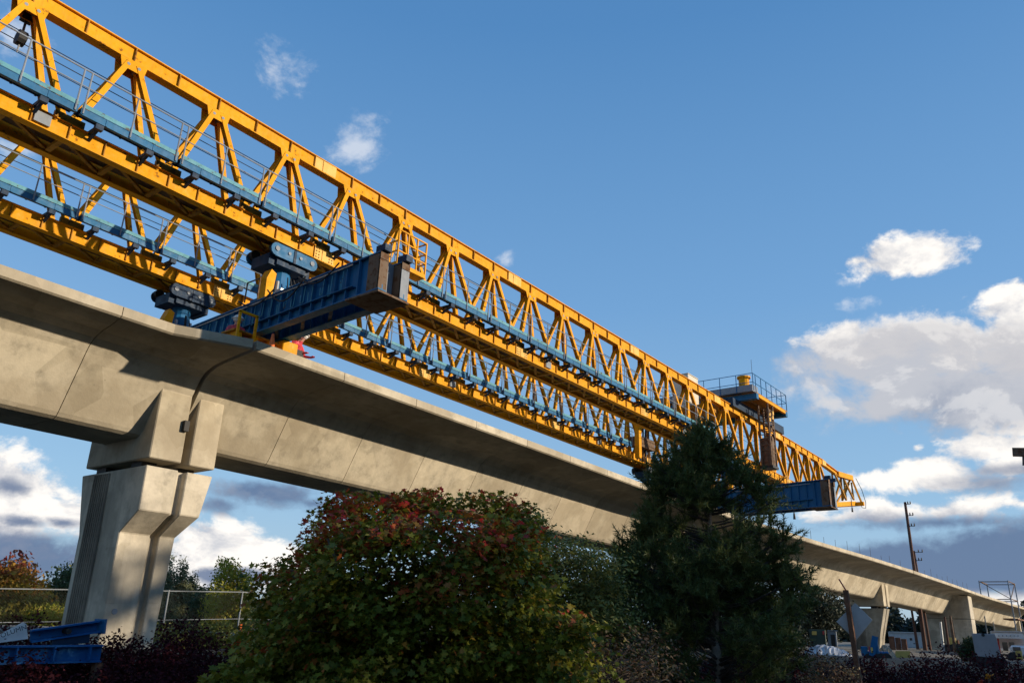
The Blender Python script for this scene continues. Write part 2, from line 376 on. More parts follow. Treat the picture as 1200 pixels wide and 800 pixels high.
def span(i):
    x0, x1 = PIERS[i] + GAPX, PIERS[i + 1] - GAPX
    o = thing('viaduct_span', SPANLAB[i], 'viaduct span', (x0, yc(x0), 4.37 + sl(x0)), 'concrete spans of the elevated guideway')
    n = 11; ed = [x0 + (x1 - x0) * k / n for k in range(n + 1)]
    for k in range(n):
        a, b_ = ed[k] + .010, ed[k + 1] - .010
        xs = sorted([a, b_] + [q for q in (9.1, 10.7) if a < q < b_] + ([(a + b_) / 2] if b_ - a > 2 else []))
        mb = MB(); P = [profile(x) for x in xs]; m = len(P[0])
        vs = [p_ for pr in P for p_ in pr]
        fs = [tuple(range(m - 1, -1, -1)), tuple((len(P) - 1) * m + j for j in range(m))]
        for q in range(len(P) - 1):
            for j in range(m): fs.append((q * m + j, q * m + (j + 1) % m, (q + 1) * m + (j + 1) % m, (q + 1) * m + j))
        mb.add(vs, fs).build('girder_segment', M['conc'], o)
    for xa, xb, endr in ((x0, x0 + .86, False), (x1 - .86, x1, True)):   # end diaphragm blocks
        c_ = yc((xa + xb) / 2); z = sl((xa + xb) / 2); mb = MB()
        if not endr: xa += .13
        pts = [(xa, c_ - 1.62, 3.80 + z), (xa, c_ - 1.62, 6.2 + z), (xa, c_ + 1.62, 6.2 + z), (xa, c_ + 1.62, 3.80 + z)]
        mb.slab(pts, (xb - xa, 0, 0)).build('end_block', M['conc'], o, bevel=.025)
    if i in (1, 2, 3):                                                  # stubs of rebar along the far deck edge
        pass
    return o
spans = [span(i) for i in range(5)]

PIERLAB = {0: None, 1: 'nearest concrete pier with ribbed side and centre groove, at left',
           2: 'concrete pier mostly hidden behind the pine tree', 3: 'concrete pier behind the diamond sign with bright narrow sunlit edge',
           4: 'concrete pier behind the tilted grey board at right'}
def pier(i):
    X = PIERS[i]; c_ = yc(X) + .15; z = sl(X); gz = -2.2
    o = thing('viaduct_pier', PIERLAB[i], 'pier', (X, c_, -.8), 'concrete piers of the elevated guideway')
    # z, x half widths (left,right), near y, far y
    lv = [(gz, .86, .44, -.95, 1.08), (2.05 + z, .88, .60, -.95, 1.12), (2.55 + z, .90, .72, -1.72, 1.25), (3.62 + z, .92, .90, -1.75, 1.55)]
    if i >= 3: lv = [(gz, .86, .6, -.95, 1.08), (.2 + z, .87, .62, -.98, 1.10), (1.4 + z, .88, .66, -1.15, 1.16), (3.62 + z, .92, .90, -1.72, 1.55)]
    P = []
    for zz, xl, xr, yn, yf in lv:
        gw, gd = .12, .22; gx = .05
        P.append([(X - xl, c_ + yn, zz), (X + gx - gw, c_ + yn, zz), (X + gx - gw, c_ + yn + gd, zz), (X + gx + gw, c_ + yn + gd, zz), (X + gx + gw, c_ + yn, zz), (X + xr, c_ + yn, zz),
                  (X + xr, c_ + yf, zz), (X + gx + gw, c_ + yf, zz), (X + gx + gw, c_ + yf - gd, zz), (X + gx - gw, c_ + yf - gd, zz), (X + gx - gw, c_ + yf, zz), (X - xl, c_ + yf, zz)])
    m = 12; mb = MB(); fs = [tuple(range(m - 1, -1, -1)), tuple(3 * m + j for j in range(m))]
    for q in range(3):
        for j in range(m): fs.append((q * m + j, q * m + (j + 1) % m, (q + 1) * m + (j + 1) % m, (q + 1) * m + j))
    mb.add([v for p_ in P for v in p_], fs).build('column', M['pierc'], o, bevel=.02)
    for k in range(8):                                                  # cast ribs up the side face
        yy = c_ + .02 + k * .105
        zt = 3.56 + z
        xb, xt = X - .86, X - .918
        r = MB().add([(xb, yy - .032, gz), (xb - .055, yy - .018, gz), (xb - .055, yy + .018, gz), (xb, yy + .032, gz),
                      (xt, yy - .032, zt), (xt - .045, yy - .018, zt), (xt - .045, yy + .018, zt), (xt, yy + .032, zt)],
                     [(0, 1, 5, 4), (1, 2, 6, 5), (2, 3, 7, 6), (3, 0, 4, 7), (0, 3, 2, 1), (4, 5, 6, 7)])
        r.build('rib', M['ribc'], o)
    for dx in (-.55, .5):
        for dy in (-.9, .9):
            MB().box(X + dx - .2, X + dx + .2, c_ + dy - .25, c_ + dy + .25, 3.622 + z, 3.795 + z).build('bearing_pad', M['black'], o)
    if i == 1:                                                          # lifting ring mark and stencilled number on the face
        MB().tube((X + .38 - 1.0, c_ - .955, .05), (X + .38 - 1.0, c_ - .965, .05), .07, 10).build('form_tie_plug', M['grey_steel'], o)
        MB().box(X - .035, X - .005, c_ - 1.70, c_ - 1.52, 4.28, 4.47).build('bearing_bracket', M['black'], spans[0]) if False else None
    return o
piers = {i: pier(i) for i in (1, 2, 3)}
def wall_pier(i):
    X = PIERS[i]; c_ = yc(X); z = sl(X); o = thing('viaduct_pier', PIERLAB[i], 'pier', (X, c_, -.8), 'concrete piers of the elevated guideway')
    y0, y1 = c_ - 3.35, c_ + 1.2
    MB().add([(X - 1.0, y0, -2.2), (X + 1.0, y0, -2.2), (X + 1.0, y1, -2.2), (X - 1.0, y1, -2.2), (X - 1.05, y0 - .05, 3.9 + z), (X + 1.05, y0 - .05, 3.9 + z), (X + 1.05, y1 + .1, 3.9 + z), (X - 1.05, y1 + .1, 3.9 + z)],
             [(3, 2, 1, 0), (4, 5, 6, 7), (0, 1, 5, 4), (1, 2, 6, 5), (2, 3, 7, 6), (3, 0, 4, 7)]).build('column', M['pierc'], o, bevel=.03)
    MB().box(X - 1.04, X + 1.04, y0 - .04, y1, 3.94 + z, 6.30 + z).build('pier_head', M['pierc'], o, bevel=.03)
    for k in range(8):
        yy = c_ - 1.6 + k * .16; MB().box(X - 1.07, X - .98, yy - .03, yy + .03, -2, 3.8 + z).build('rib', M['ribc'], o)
wall_pier(4)
# small black drain bracket beside the joint of the near pier
MB().box(10.60, 10.735, 18.86, 18.985, 4.45, 4.72).build('drain_bracket', M['black'], spans[0])
# rebar stubs along the deck edge of the right hand span
for i, a, b_ in ((2, 48, 74), (3, 77, 99)):
    x = a
    while x < b_:
        h = random.uniform(.4, .8)
        MB().tube((x, yc(x) - 3.8, 6.69 + sl(x)), (x + .02, yc(x) - 3.8, 6.69 + sl(x) + h), .012, 4).build('rebar_stub', M['cable'], spans[i])
        x += random.uniform(2.0, 2.9)

# ------------------------------------------------------------------ gantry trusses
PX0, PL = 2.277, 2.5
def node_x(n): return PX0 + PL * n
N0, N1 = -4, 25
def beam_mesh(name, mat, p, q, w, h, tf=.03, tw=.03, up=(0, 0, 1)):
    return MB().ibeam(p, q, w, h, tf, tw, up).mesh(name, mat)
SEC = 10.0
TM = {}
def truss_meshes():
    s = -SL
    def L(x): return x * s
    TM['top'] = MB().ibeam((0, 0, 13.83), (SEC - .02, 0, 13.83 + L(SEC)), .30, .46, .03, .15).mesh('top_chord', M['yellow'])
    mb = MB()
    mb.ibeam((0, 0, 10.585), (SEC - .02, 0, 10.585 + L(SEC)), .24, .44, .022, .13)
    TM['bot'] = mb.mesh('bottom_chord', M['yellow'])
    TM['stiff'] = MB().box(-.012, .012, -.118, -.064, 10.392, 10.778).mesh('stiffener', M['yellow_dirty'])
    TM['topstiff'] = MB().box(-.014, .014, -.145, -.073, 13.64, 14.03).mesh('stiffener', M['yellow_dirty'])
    TM['sleeve'] = MB().box(-.42, .42, -.14, -.08, 13.64, 14.02).box(-.42, .42, .08, .14, 13.64, 14.02).mesh('splice_plate', M['yellow_pale'])
    TM['bsleeve'] = MB().box(-.36, .36, -.112, -.07, 10.395, 10.775).mesh('splice_plate', M['yellow_pale'])
    for k, (sx, sy) in dict(nl=(-1, -1), nr=(1, -1), fl=(-1, 1), fr=(1, 1)).items():
        p = Vector((sx * .13, sy * .10, 13.52)); q = Vector((sx * 1.17, sy * .46, 10.80 + L(sx * 1.2)))
        TM[k] = MB().ibeam(p, q, .135, .16, .016, .02, up=(0, 1, 0)).mesh('diagonal', M['yellow'])
    g = MB()
    for sy in (-1, 1):
        g.slab([(-.36, sy * .135, 13.60), (.36, sy * .135, 13.60), (.30, sy * .175, 13.30), (-.30, sy * .175, 13.30)], (0, sy * .016, 0))
    TM['gusset'] = g.mesh('gusset', M['yellow'])
    TM['pin'] = MB().tube((0, -.20, 0), (0, .20, 0), .045, 8).mesh('pin', M['grey_steel'])
    g = MB()
    for sy in (-1, 1): g.box(-.34, .34, sy * .5 - .05, sy * .5 + .05, 10.81, 11.02)
    g.bar((0, -.5, 10.9), (0, .5, 10.9), .1, .1)
    TM['foot'] = g.mesh('foot_bracket', M['yellow_dirty'])
    bm_ = MB()
    for k_ in range(4):
        for x_ in (-.30, -.2, .2, .30): bm_.box(x_ - .017, x_ + .017, -.132, -.112, 10.43 + k_ * .095, 10.464 + k_ * .095)
    TM['bolts'] = bm_.mesh('bolts', M['yellow_dirty'])
    TM['brace'] = MB().bar((0, -.44, 10.47), (1.25, .44, 10.47 + L(1.25)), .09, .07).mesh('bracing_strut', M['yellow_dirty'])
    TM['brace2'] = MB().bar((1.25, -.44, 10.47 + L(1.25)), (2.5, .44, 10.47 + L(2.5)), .09, .07).mesh('bracing_strut', M['yellow_dirty'])
    TM['plate'] = MB().bar((0, 0, 10.66), (SEC - .03, 0, 10.66 + L(SEC)), .74, .02).mesh('added_dark_plate', M['rusty'])  # plate added between the bottom chords to darken the truss underside
    TM['tie'] = MB().bar((0, -.45, 10.45), (0, .45, 10.45), .12, .09).mesh('cross_tie', M['yellow_dirty'])
    # walkway module: 2.3 m long, from x = 0, y = 0 at its outer edge
    wl = 2.42
    TM['chan'] = MB().sweep((0, 0, 10.96), (wl, 0, 10.96 + L(wl)), [(0, -.085), (0, .085), (-.09, .085), (-.09, .068), (-.018, .068), (-.018, -.068), (-.09, -.068), (-.09, -.085)]).mesh('walkway_channel', M['blue'])
    TM['toe'] = MB().bar((0, -.004, 11.115), (wl, -.004, 11.115 + L(wl)), .012, .11).mesh('toe_board', M['teal'])
    d = MB()
    for k in range(6): d.bar((0, .05 + k * .075, 11.055), (wl, .05 + k * .075, 11.055 + L(wl)), .05, .03)
    for k in range(5): x = .1 + k * .52; d.bar((x, .03, 11.033 + L(x)), (x, .46, 11.033 + L(x)), .05, .01)
    TM['deck'] = d.mesh('walkway_grating', M['blue_dark'])
    TM['post'] = MB().tube((0, -.02, 10.90), (0, -.03, 12.02), .021, 6).mesh('rail_post', M['grey_steel'])
    TM['rail'] = MB().tube((0, -.03, 12.01), (PL, -.03, 12.01 + L(PL)), .019, 6).tube((0, -.03, 11.58), (PL, -.03, 11.58 + L(PL)), .015, 6).mesh('hand_rail', M['grey_steel'])
    TM['brk'] = MB().bar((0, .03, 10.82), (0, .60, 10.82), .09, .09).bar((0, .10, 10.78), (0, .50, 10.62), .07, .06).box(-.09, .09, .02, .14, 10.74, 10.87).mesh('walkway_bracket', M['blue_dark'])
    TM['stub'] = MB().box(-.02, .02, -.012, .0, 10.88, 11.04).mesh('channel_web_plate', M['blue'])
truss_meshes()
def truss(yt, label, wk_end, wk_y, bar=True):
    o = thing('launching_truss', label, 'gantry truss', (0, yt, 0), 'yellow lattice trusses of the launching gantry')
    def P(key, name, x, y=0.0, par=o): return inst(name, TM[key], par, (x, y, sl(x)))
    secs = [13.65 + SEC * k - SEC for k in range(-2, 6)]
    for x in secs:
        P('top', 'top_chord', x); P('bot', 'bottom_chord', x, -.5); P('bot', 'bottom_chord', x, .5); P('plate', 'added_dark_plate', x)
    for k in range(-2, 6):
        x = 13.65 + SEC * k - .01
        P('sleeve', 'splice_plate', x); q_ = P('bsleeve', 'splice_plate', x, -.5); inst('bolts', TM['bolts'], q_, (0, 0, 0), 'stuff')
    for n in range(N0, N1):
        x = node_x(n)
        for k in ('nl', 'nr', 'fl', 'fr'): P(k, 'diagonal', x)
        gz_ = P('gusset', 'gusset', x)
        for dx in (-.14, .14): inst('pin', TM['pin'], gz_, (dx, 0, 13.44))
        P('foot', 'foot_bracket', x + 1.25)
        P('brace', 'bracing_strut', x); P('brace2', 'bracing_strut', x); P('tie', 'cross_tie', x); P('tie', 'cross_tie', x + 1.25)
        P('topstiff', 'stiffener', x); P('topstiff', 'stiffener', x + 1.25)
    k = 0; x = 6.06 - .8333 * 14
    while x < 63.2:
        P('stiff', 'stiffener', x, -.5); x += .8333
    yw = wk_y - yt
    for n in range(N0, N1):
        x = node_x(n) - 1.25
        if x + 2.2 > wk_end: break
        P('chan', 'walkway_channel', x, yw); P('toe', 'toe_board', x, yw); P('deck', 'walkway_grating', x, yw)
        for dx in (.04, 1.17, 2.36): P('post', 'rail_post', x + dx, yw)
        P('rail', 'hand_rail', x, yw)
        for dx in (.48, 1.73): P('brk', 'walkway_bracket', x + dx, yw)
        for dx in (.02, .6, 1.17, 1.78, 2.40): P('stub', 'channel_web_plate', x + dx, yw)
    # lifelines strung inside the truss
    for y, z in ((.58, 13.22), (.58, 12.93), (.58, 12.64)):
        MB().tube((node_x(N0), yt + y, z + sl(node_x(N0))), (62, yt + y, z + sl(62)), .014, 4).build('lifeline', M['cable'], o)
    # tapered nose at the far end
    xa, xb = 63.65, 71.3; za, zb = sl(xa), sl(xb)
    MB().ibeam((63.65, yt, 13.80 + sl(63.65)), (67.2, yt, 13.62 + sl(67.2)), .3, .36).build('nose_top_chord', M['yellow'], o)
    MB().bar((67.2, yt, 13.62 + sl(67.2)), (71.3, yt, 14.0 + zb), .34, .42).build('nose_box', M['yellow'], o)
    for sy in (-.5, .5):
        MB().bar((63.65, yt + sy, 10.6 + sl(63.65)), (69.6, yt + sy, 11.6 + zb), .2, .34).build('nose_bottom_chord', M['yellow'], o)
    for x0_, x1_ in ((66.2, 67.4), (68.6, 67.4), (68.6, 69.6), (70.8, 69.6)):
        for sy in (-1, 1):
            f = (x0_ - 63.65) / 6
            MB().bar((x0_, yt + sy * .1, 13.45 + sl(x0_) + .05), (x1_, yt + sy * .46, 10.9 + (x1_ - 63.65) / 6 + sl(x1_)), .13, .13).build('nose_diagonal', M['yellow_dirty'], o)
    if bar: MB().bar((69.7, yt - 1.2, 11.55 + zb), (69.7, yt + 1.2, 11.55 + zb), .3, .3).bar((69.7, yt - 1.0, 11.7 + zb), (71.2, yt - .1, 13.8 + zb), .12, .12).bar((69.7, yt + 1.0, 11.7 + zb), (71.2, yt + .1, 13.8 + zb), .12, .12).build('nose_frame', M['yellow'], o)
    return o
tF = truss(18.65, 'nearer yellow lattice launching truss with pale blue walkway, uppermost in view', 41.5, 17.58)
tR = truss(23.9, 'farther yellow lattice launching truss seen lower, behind the nearer one', 41.5, 22.83, False)
# yellow access basket with railing on the nearer truss
bx = MB().box(15.6, 16.9, 16.95, 17.38, 10.58, 10.72)
bx.build('basket_floor', M['yellow'], tF)
for x in (15.62, 16.05, 16.46, 16.88):
    MB().bar((x, 16.97, 10.72), (x, 16.97, 11.85), .045, .045).build('basket_post', M['yellow'], tF)
for z in (11.83, 11.45, 11.1):
    MB().bar((15.6, 16.97, z), (16.9, 16.97, z), .04, .04).bar((16.88, 16.97, z), (16.88, 17.38, z), .04, .04).bar((15.62, 16.97, z), (15.62, 17.38, z), .04, .04).build('basket_rail', M['yellow'], tF)
MB().bar((16.0, 17.1, 10.55), (16.0, 18.1, 10.45), .3, .16).build('basket_bracket', M['yellow'], tF)

# ------------------------------------------------------------------ cross beams and bogies
def cross_beam(xc, ya, yb, zb, h, cant, label, w=.92, rough_end=True, hangers=True):
    o = thing('cross_beam', label, 'steel beam', (xc, (ya + yb) / 2, zb), 'blue cross beams carrying the gantry')
    def z(y): return zb + cant * (21.3 - y)
    for s in (-1, 1):
        x = xc + s * (w / 2 - .10)
        MB().ibeam((x, ya, z(ya) + h / 2), (x, yb, z(yb) + h / 2), .26, h, .035, .03).build('beam_girder', M['blue'], o)
        y = ya + .75
        while y < yb:
            for side in (-1, 1):
                MB().box(x + side * .016, x + side * .122, y - .012, y + .012, z(y) + .04, z(y) + h - .04).build('web_stiffener', M['blue'], o)
            y += .43
        # mid height service pipe and longitudinal ledge
        if s < 0:
            MB().tube((x - .15, ya + .95, z(ya) + h * .86), (x - .15, yb, z(yb) + h * .86), .022, 6).build('service_pipe', M['galv'], o)
            MB().bar((x - .09, ya + .9, z(ya) + h * .28), (x - .09, yb, z(yb) + h * .28), .14, .02).build('web_ledge', M['blue'], o)
            y = ya + 1.3; k = 0
            while hangers and y < yb - 1:                           # bent hangers clipped on the web
                dz = random.uniform(.38, .55) * h; y2 = y + random.uniform(.05, .16)
                MB().path([(x - .13, y, z(y) + h * .82), (x - .14, y + .02, z(y) + h * .82 - dz), (x - .14, y2, z(y) + h * .80 - dz), (x - .13, y2 + .02, z(y) + h * .6)], [.013] * 4, 4).build('cable_hanger', M['teal'], o)
                y += random.uniform(.28, .45)
        MB().box(x - .135, x + .135, ya - .02, ya + .0, z(ya) + h * .80, z(ya) + h).build('end_plate', M['rusty'], o); MB().box(x - .132, x + .132, ya - .012, ya + .0, z(ya) + .0, z(ya) + h * .79).build('end_plate', M['grey_steel' if s > 0 else 'rusty'], o)
        MB().box(x - .118, x + .118, ya + .05, ya + .42, z(ya) + .02, z(ya) + h - .05).build('end_casing', M['rusty'], o)
        MB().box(x - .11, x + .11, ya - .12, ya + .2, z(ya) + h + .002, z(ya) + h + .17).build('end_stop', M['blue_dark'], o)
    MB().box(xc - w / 2 - .05, xc + w / 2 + .05, ya - .05, ya + 1.1, z(ya) - .075, z(ya) - .025).build('tie_plate', M['rusty'], o)
    MB().box(xc - w / 2 + .22, xc + w / 2 - .22, ya + .3, ya + .34, z(ya) + .03, z(ya) + h - .03).build('end_web', M['grey_steel'], o)
    y = ya + 1.8
    while y < yb:
        MB().bar((xc - w / 2 + .12, y, z(y) + .05), (xc + w / 2 - .12, y + .9, z(y) + .05), .09, .05).build('lattice_bar', M['blue_dark'], o)
        y += 1.1
    return o
cross_beam(12.1, 13.2, 27.6, 7.12, 1.0, .035, 'blue double girder cross beam with rusty end, on the nearest pier')
cross_beam(44.2, 12.6, 27.6, 6.30, 1.42, .03, 'blue cross beam poking out right of the pine, under the gantry nose', w=1.1, hangers=False)
def bogie(xc, yt, zbase, label, steel, extra=True):
    o = thing('roller_bogie', label, 'roller bogie', (xc, yt, zbase), 'roller bogies under the trusses')
    zt = 10.36 + sl(xc)
    for sy in (-.56, .56):
        pts = []
        for k in range(7):
            a = math.pi / 2 + math.pi * k / 6; pts.append((xc - .62 + .2 * math.cos(a), yt + sy, zt - .24 + .2 * math.sin(a)))
        for k in range(7):
            a = -math.pi / 2 + math.pi * k / 6; pts.append((xc + .62 + .2 * math.cos(a), yt + sy, zt - .24 + .2 * math.sin(a)))
        MB().slab(pts, (0, .05 * (1 if sy > 0 else -1), 0)).build('rocker_plate', steel, o)
        ys = yt + sy + (.05 if sy > 0 else -.05)
        for dx in (-.62, -.2, .2, .62):
            MB().tube((xc + dx, ys - .03, zt - .22), (xc + dx, ys + .03, zt - .22), .075 if abs(dx) > .5 else .05, 10).build('axle_cap', M['grey_steel'], o)
        MB().box(xc - .04, xc + .04, ys - .02, ys + .02, zt - .46, zt - .05).build('plate_rib', M['blue_dark'], o)
    for dx in (-.62, -.2, .2, .62):
        for sy in (-.5, .5):
            MB().tube((xc + dx, yt + sy - .09, zt - .17), (xc + dx, yt + sy + .09, zt - .17), .16, 12).build('roller', M['black'], o)
    MB().box(xc - .5, xc + .5, yt - .5, yt + .5, zt - .62, zt - .36).build('rocker_body', M['blue_dark'], o)
    MB().box(xc - .72, xc - .5, yt - .42, yt + .42, zt - .66, zt - .32).build('counter_block', M['blue_dark'], o); MB().box(xc + .5, xc + .7, yt - .42, yt + .42, zt - .66, zt - .32).build('counter_block', M['blue_dark'], o)
    h = zt - .62 - zbase
    MB().tube((xc, yt, zbase + h * .5), (xc, yt, zt - .61), .30, 14).build('pivot', M['blue_mid'], o)
    MB().box(xc - .5, xc + .5, yt - .55, yt + .55, zbase, zbase + h * .32).build('base_slide', M['blue'], o)
    MB().box(xc - .38, xc + .38, yt - .42, yt + .42, zbase + h * .32, zbase + h * .5).build('saddle', M['blue'], o)
    for dx, dy in ((.45, -.62), (-.45, -.62), (.1, -.7)):
        MB().tube((xc + dx, yt + dy, zbase + .05), (xc + dx * .8, yt + dy + .15, zbase + h * .62), .05, 8).build('hydraulic_ram', M['galv'], o)
    for k in range(5):
        a = random.uniform(-.5, .5)
        MB().path([(xc + a, yt - .6, zbase + .1), (xc + a + .1, yt - .72, zbase + h * .4), (xc + a * .5, yt - .6, zbase + h * .75)], [.018] * 3, 4).build('hose', M['black'], o)
    MB().slab([(xc - .82, yt - .30, zbase + .0), (xc - .62, yt - .30, zbase + .0), (xc - .55, yt - .30, zbase + h * .72), (xc - .72, yt - .30, zbase + h * .78), (xc - .84, yt - .30, zbase + h * .55)], (0, -.34, 0)).build('jack_housing', M['yellow'], o)
    MB().bar((xc - .95, yt - .5, zbase + .1), (xc - .95, yt - .5, zbase + .7), .03, .03).bar((xc - .95, yt - .5, zbase + .7), (xc - .95, yt + .1, zbase + .7), .03, .03).bar((xc - .95, yt + .1, zbase + .1), (xc - .95, yt + .1, zbase + .7), .03, .03).build('guard_rail', M['rusty'], o)
    return o
bogie(12.62, 18.65, 8.225, 'blue roller bogie under the nearer truss at the nearest pier', M['blue'])
bogie(12.62, 23.9, 8.05, 'dark blue roller bogie under the farther truss at the nearest pier', M['blue_dark'])
bogie(44.6, 18.65, 7.82, 'roller bogie under the nearer truss at the far cross beam', M['blue_mid'])
bogie(44.6, 23.9, 7.66, 'roller bogie under the farther truss behind the pine top', M['grey_steel'])
# yellow bracket seats on the deck
def seat(x0, y0, label, tall=.62):
    zd = 6.69 + sl(x0)
    o = thing('beam_bracket', label, 'steel bracket', (x0, y0, zd), 'yellow brackets under the cross beam')
    MB().box(x0 - .95, x0 + .95, y0 - .35, y0 + .35, zd, zd + .18).build('base_plate', M['yellow'], o, bevel=.01)
    for dx in (-.6, -.1, .4):
        MB().slab([(x0 + dx, y0 - .33, zd + .18), (x0 + dx, y0 + .33, zd + .18), (x0 + dx, y0 + .25, zd + tall - .04), (x0 + dx, y0 - .25, zd + tall - .04)], (.16, 0, 0)).build('web_plate', M['yellow'], o)
    MB().box(x0 - .7, x0 + .7, y0 - .3, y0 + .3, zd + tall - .04, zd + tall).build('cap_plate', M['yellow_dirty'], o)
    for dx in (-.68, -.17):
        MB().bar((x0 + dx, y0 - .42, zd + .1), (x0 + dx, y0 - .42, zd + 1.03), .06, .06).build('guard_post', M['yellow'], o)
    MB().bar((x0 - .71, y0 - .42, zd + 1.03), (x0 - .14, y0 - .42, zd + 1.03), .06, .06).build('guard_top', M['yellow'], o)
    return o
seat(11.55, 18.0, 'yellow bracket with guard frame between deck edge and cross beam', .58)
seat(12.6, 20.4, 'yellow bracket deeper under the blue cross beam', .5)
o = thing('hydraulic_pump', 'small yellow pump box on the deck right of the cross beam', 'pump', (12.95, 17.9, 6.5))
MB().box(12.35, 12.85, 17.65, 18.15, 6.508, 7.22).build('housing', M['yellow'], o, bevel=.02)
MB().box(12.86, 13.1, 17.7, 18.1, 6.72, 7.1).build('motor', M['black'], o); MB().tube((12.5, 17.9, 7.22), (12.5, 17.9, 7.4), .05, 8).build('filler_cap', M['galv'], o)
o = thing('marker_cone', 'small orange and white cone on the deck edge by the joint', 'cone', (11.55, 17.0, 6.52))
MB().tube((11.55, 17.0, 6.55), (11.55, 17.0, 7.0), .1, 10, .03).build('cone_body', M['orange'], o); MB().box(11.42, 11.68, 16.87, 17.13, 6.52, 6.55).build('base', M['orange'], o)
MB().tube((11.55, 17.0, 6.72), (11.55, 17.0, 6.84), .073, 10, .053).build('white_band', M['white'], o)

def worker(x, y, z, yaw, lean, label, drop=.0):
    o = thing('person', label, 'person', (x, y, z), 'workers on the deck')
    ca, sa = math.cos(yaw), math.sin(yaw)
    def T(p):
        zz = p[2] - drop if p[2] > .8 else p[2] * (1 - drop * .8)
        return (x + p[0] * ca - p[1] * sa, y + p[0] * sa + p[1] * ca, z + zz)
    J = dict(pel=(0, 0, .92), bel=(lean * .1, 0, 1.08), che=(lean * .28, 0, 1.30), nec=(lean * .42, 0, 1.47), hd=(lean * .52, 0, 1.58), top=(lean * .58, 0, 1.68))
    rad = dict(pel=.15, bel=.14, che=.17, nec=.06, hd=.085, top=.075)
    E = [('pel', 'bel'), ('bel', 'che'), ('che', 'nec'), ('nec', 'hd'), ('hd', 'top')]
    for s, q in ((-1, 'l'), (1, 'r')):
        J.update({'hp' + q: (0, s * .1, .86), 'kn' + q: (.05 + drop * .7, s * .14, .48), 'an' + q: (-.02 + drop * .2, s * .12, .08), 'to' + q: (.16 + drop * .2, s * .13, .035),
                  'sh' + q: (lean * .34, s * .19, 1.38), 'el' + q: (lean * .34 + .08, s * .27, 1.12), 'wr' + q: (lean * .4 + .3, s * .2, 1.05), 'ha' + q: (lean * .4 + .38, s * .19, 1.06)})
        rad.update({'hp' + q: .1, 'kn' + q: .065, 'an' + q: .05, 'to' + q: .04, 'sh' + q: .075, 'el' + q: .05, 'wr' + q: .035, 'ha' + q: .04})
        E += [('pel', 'hp' + q), ('hp' + q, 'kn' + q), ('kn' + q, 'an' + q), ('an' + q, 'to' + q), ('che', 'sh' + q), ('sh' + q, 'el' + q), ('el' + q, 'wr' + q), ('wr' + q, 'ha' + q)]
        for f in range(4):
            J['f%d%s' % (f, q)] = (lean * .4 + .46 - .01 * f, s * (.165 + .017 * f), 1.045); rad['f%d%s' % (f, q)] = .009; E.append(('ha' + q, 'f%d%s' % (f, q)))
        J['th' + q] = (lean * .4 + .40, s * .14, 1.075); rad['th' + q] = .01; E.append(('ha' + q, 'th' + q))
    ks = list(J); me = bpy.data.meshes.new('body')
    me.from_pydata([tuple(np.array(T(J[k])) - np.array((x, y, z))) for k in ks], [(ks.index(a), ks.index(b_)) for a, b_ in E], [])
    bo = bpy.data.objects.new('body', me); COL.objects.link(bo); bo.parent = o; ORG[bo.name] = (x, y, z)
    bo.modifiers.new('skin', 'SKIN')
    for i, k in enumerate(ks):
        sv = me.skin_vertices[0].data[i]; sv.radius = (rad[k], rad[k]); sv.use_root = (k == 'pel')
    ss = bo.modifiers.new('sub', 'SUBSURF'); ss.levels = 1; ss.render_levels = 1
    mm, t, b = new_mat('worker_body'); g_ = t.nodes.new('ShaderNodeTexCoord'); sp = t.nodes.new('ShaderNodeSeparateXYZ'); t.links.new(g_.outputs['Object'], sp.inputs[0])
    dv = t.nodes.new('ShaderNodeMath'); dv.operation = 'DIVIDE'; dv.inputs[1].default_value = 2.0; t.links.new(sp.outputs[2], dv.inputs[0])
    t.links.new(ramp(t, dv.outputs[0], [(0, (.03, .04, .06)), ((.93 - drop) / 2, (.55, .05, .07)), ((1.47 - drop) / 2, (.5, .25, .18))], 'CONSTANT'), b.inputs['Base Color']); me.materials.append(mm)
    h = T((lean * .55, 0, 1.66)); MB().ball(h, .135, 12, 6, .85).tube((h[0], h[1], h[2] - .015), (h[0], h[1], h[2] + .0), .165, 14).build('hard_hat', M['white'], o, smooth=False)
    f = T((lean * .52 + .09, 0, 1.585)); MB().ball(f, .018, 6, 4).build('nose', M['skin'], o)
    for s in (-1, 1):
        e = T((lean * .52 + .078, s * .032, 1.605)); MB().ball(e, .012, 6, 4).build('eye', M['black'], o)
        e = T((lean * .52, s * .09, 1.58)); MB().ball(e, .022, 6, 4, 1.5).build('ear', M['skin'], o)
    v = MB()
    for z0, z1, r0, r1 in ((.98, 1.2, .165, .185), (1.2, 1.40, .185, .16)):
        a_, b_ = T((lean * (z0 - .95) * .8, 0, z0)), T((lean * (z1 - .95) * .8, 0, z1)); v.tube(a_, b_, r0, 12, r1)
    v.build('safety_vest', M['vest'], o)
    return o
worker(11.32, 18.42, 6.53, -1.9, .25, 'worker in white hard hat and red vest inside the yellow guard frame', .58)
worker(13.05, 18.35, 6.5, -1.2, .8, 'worker in red vest leaning over by the small yellow pump box', .5)

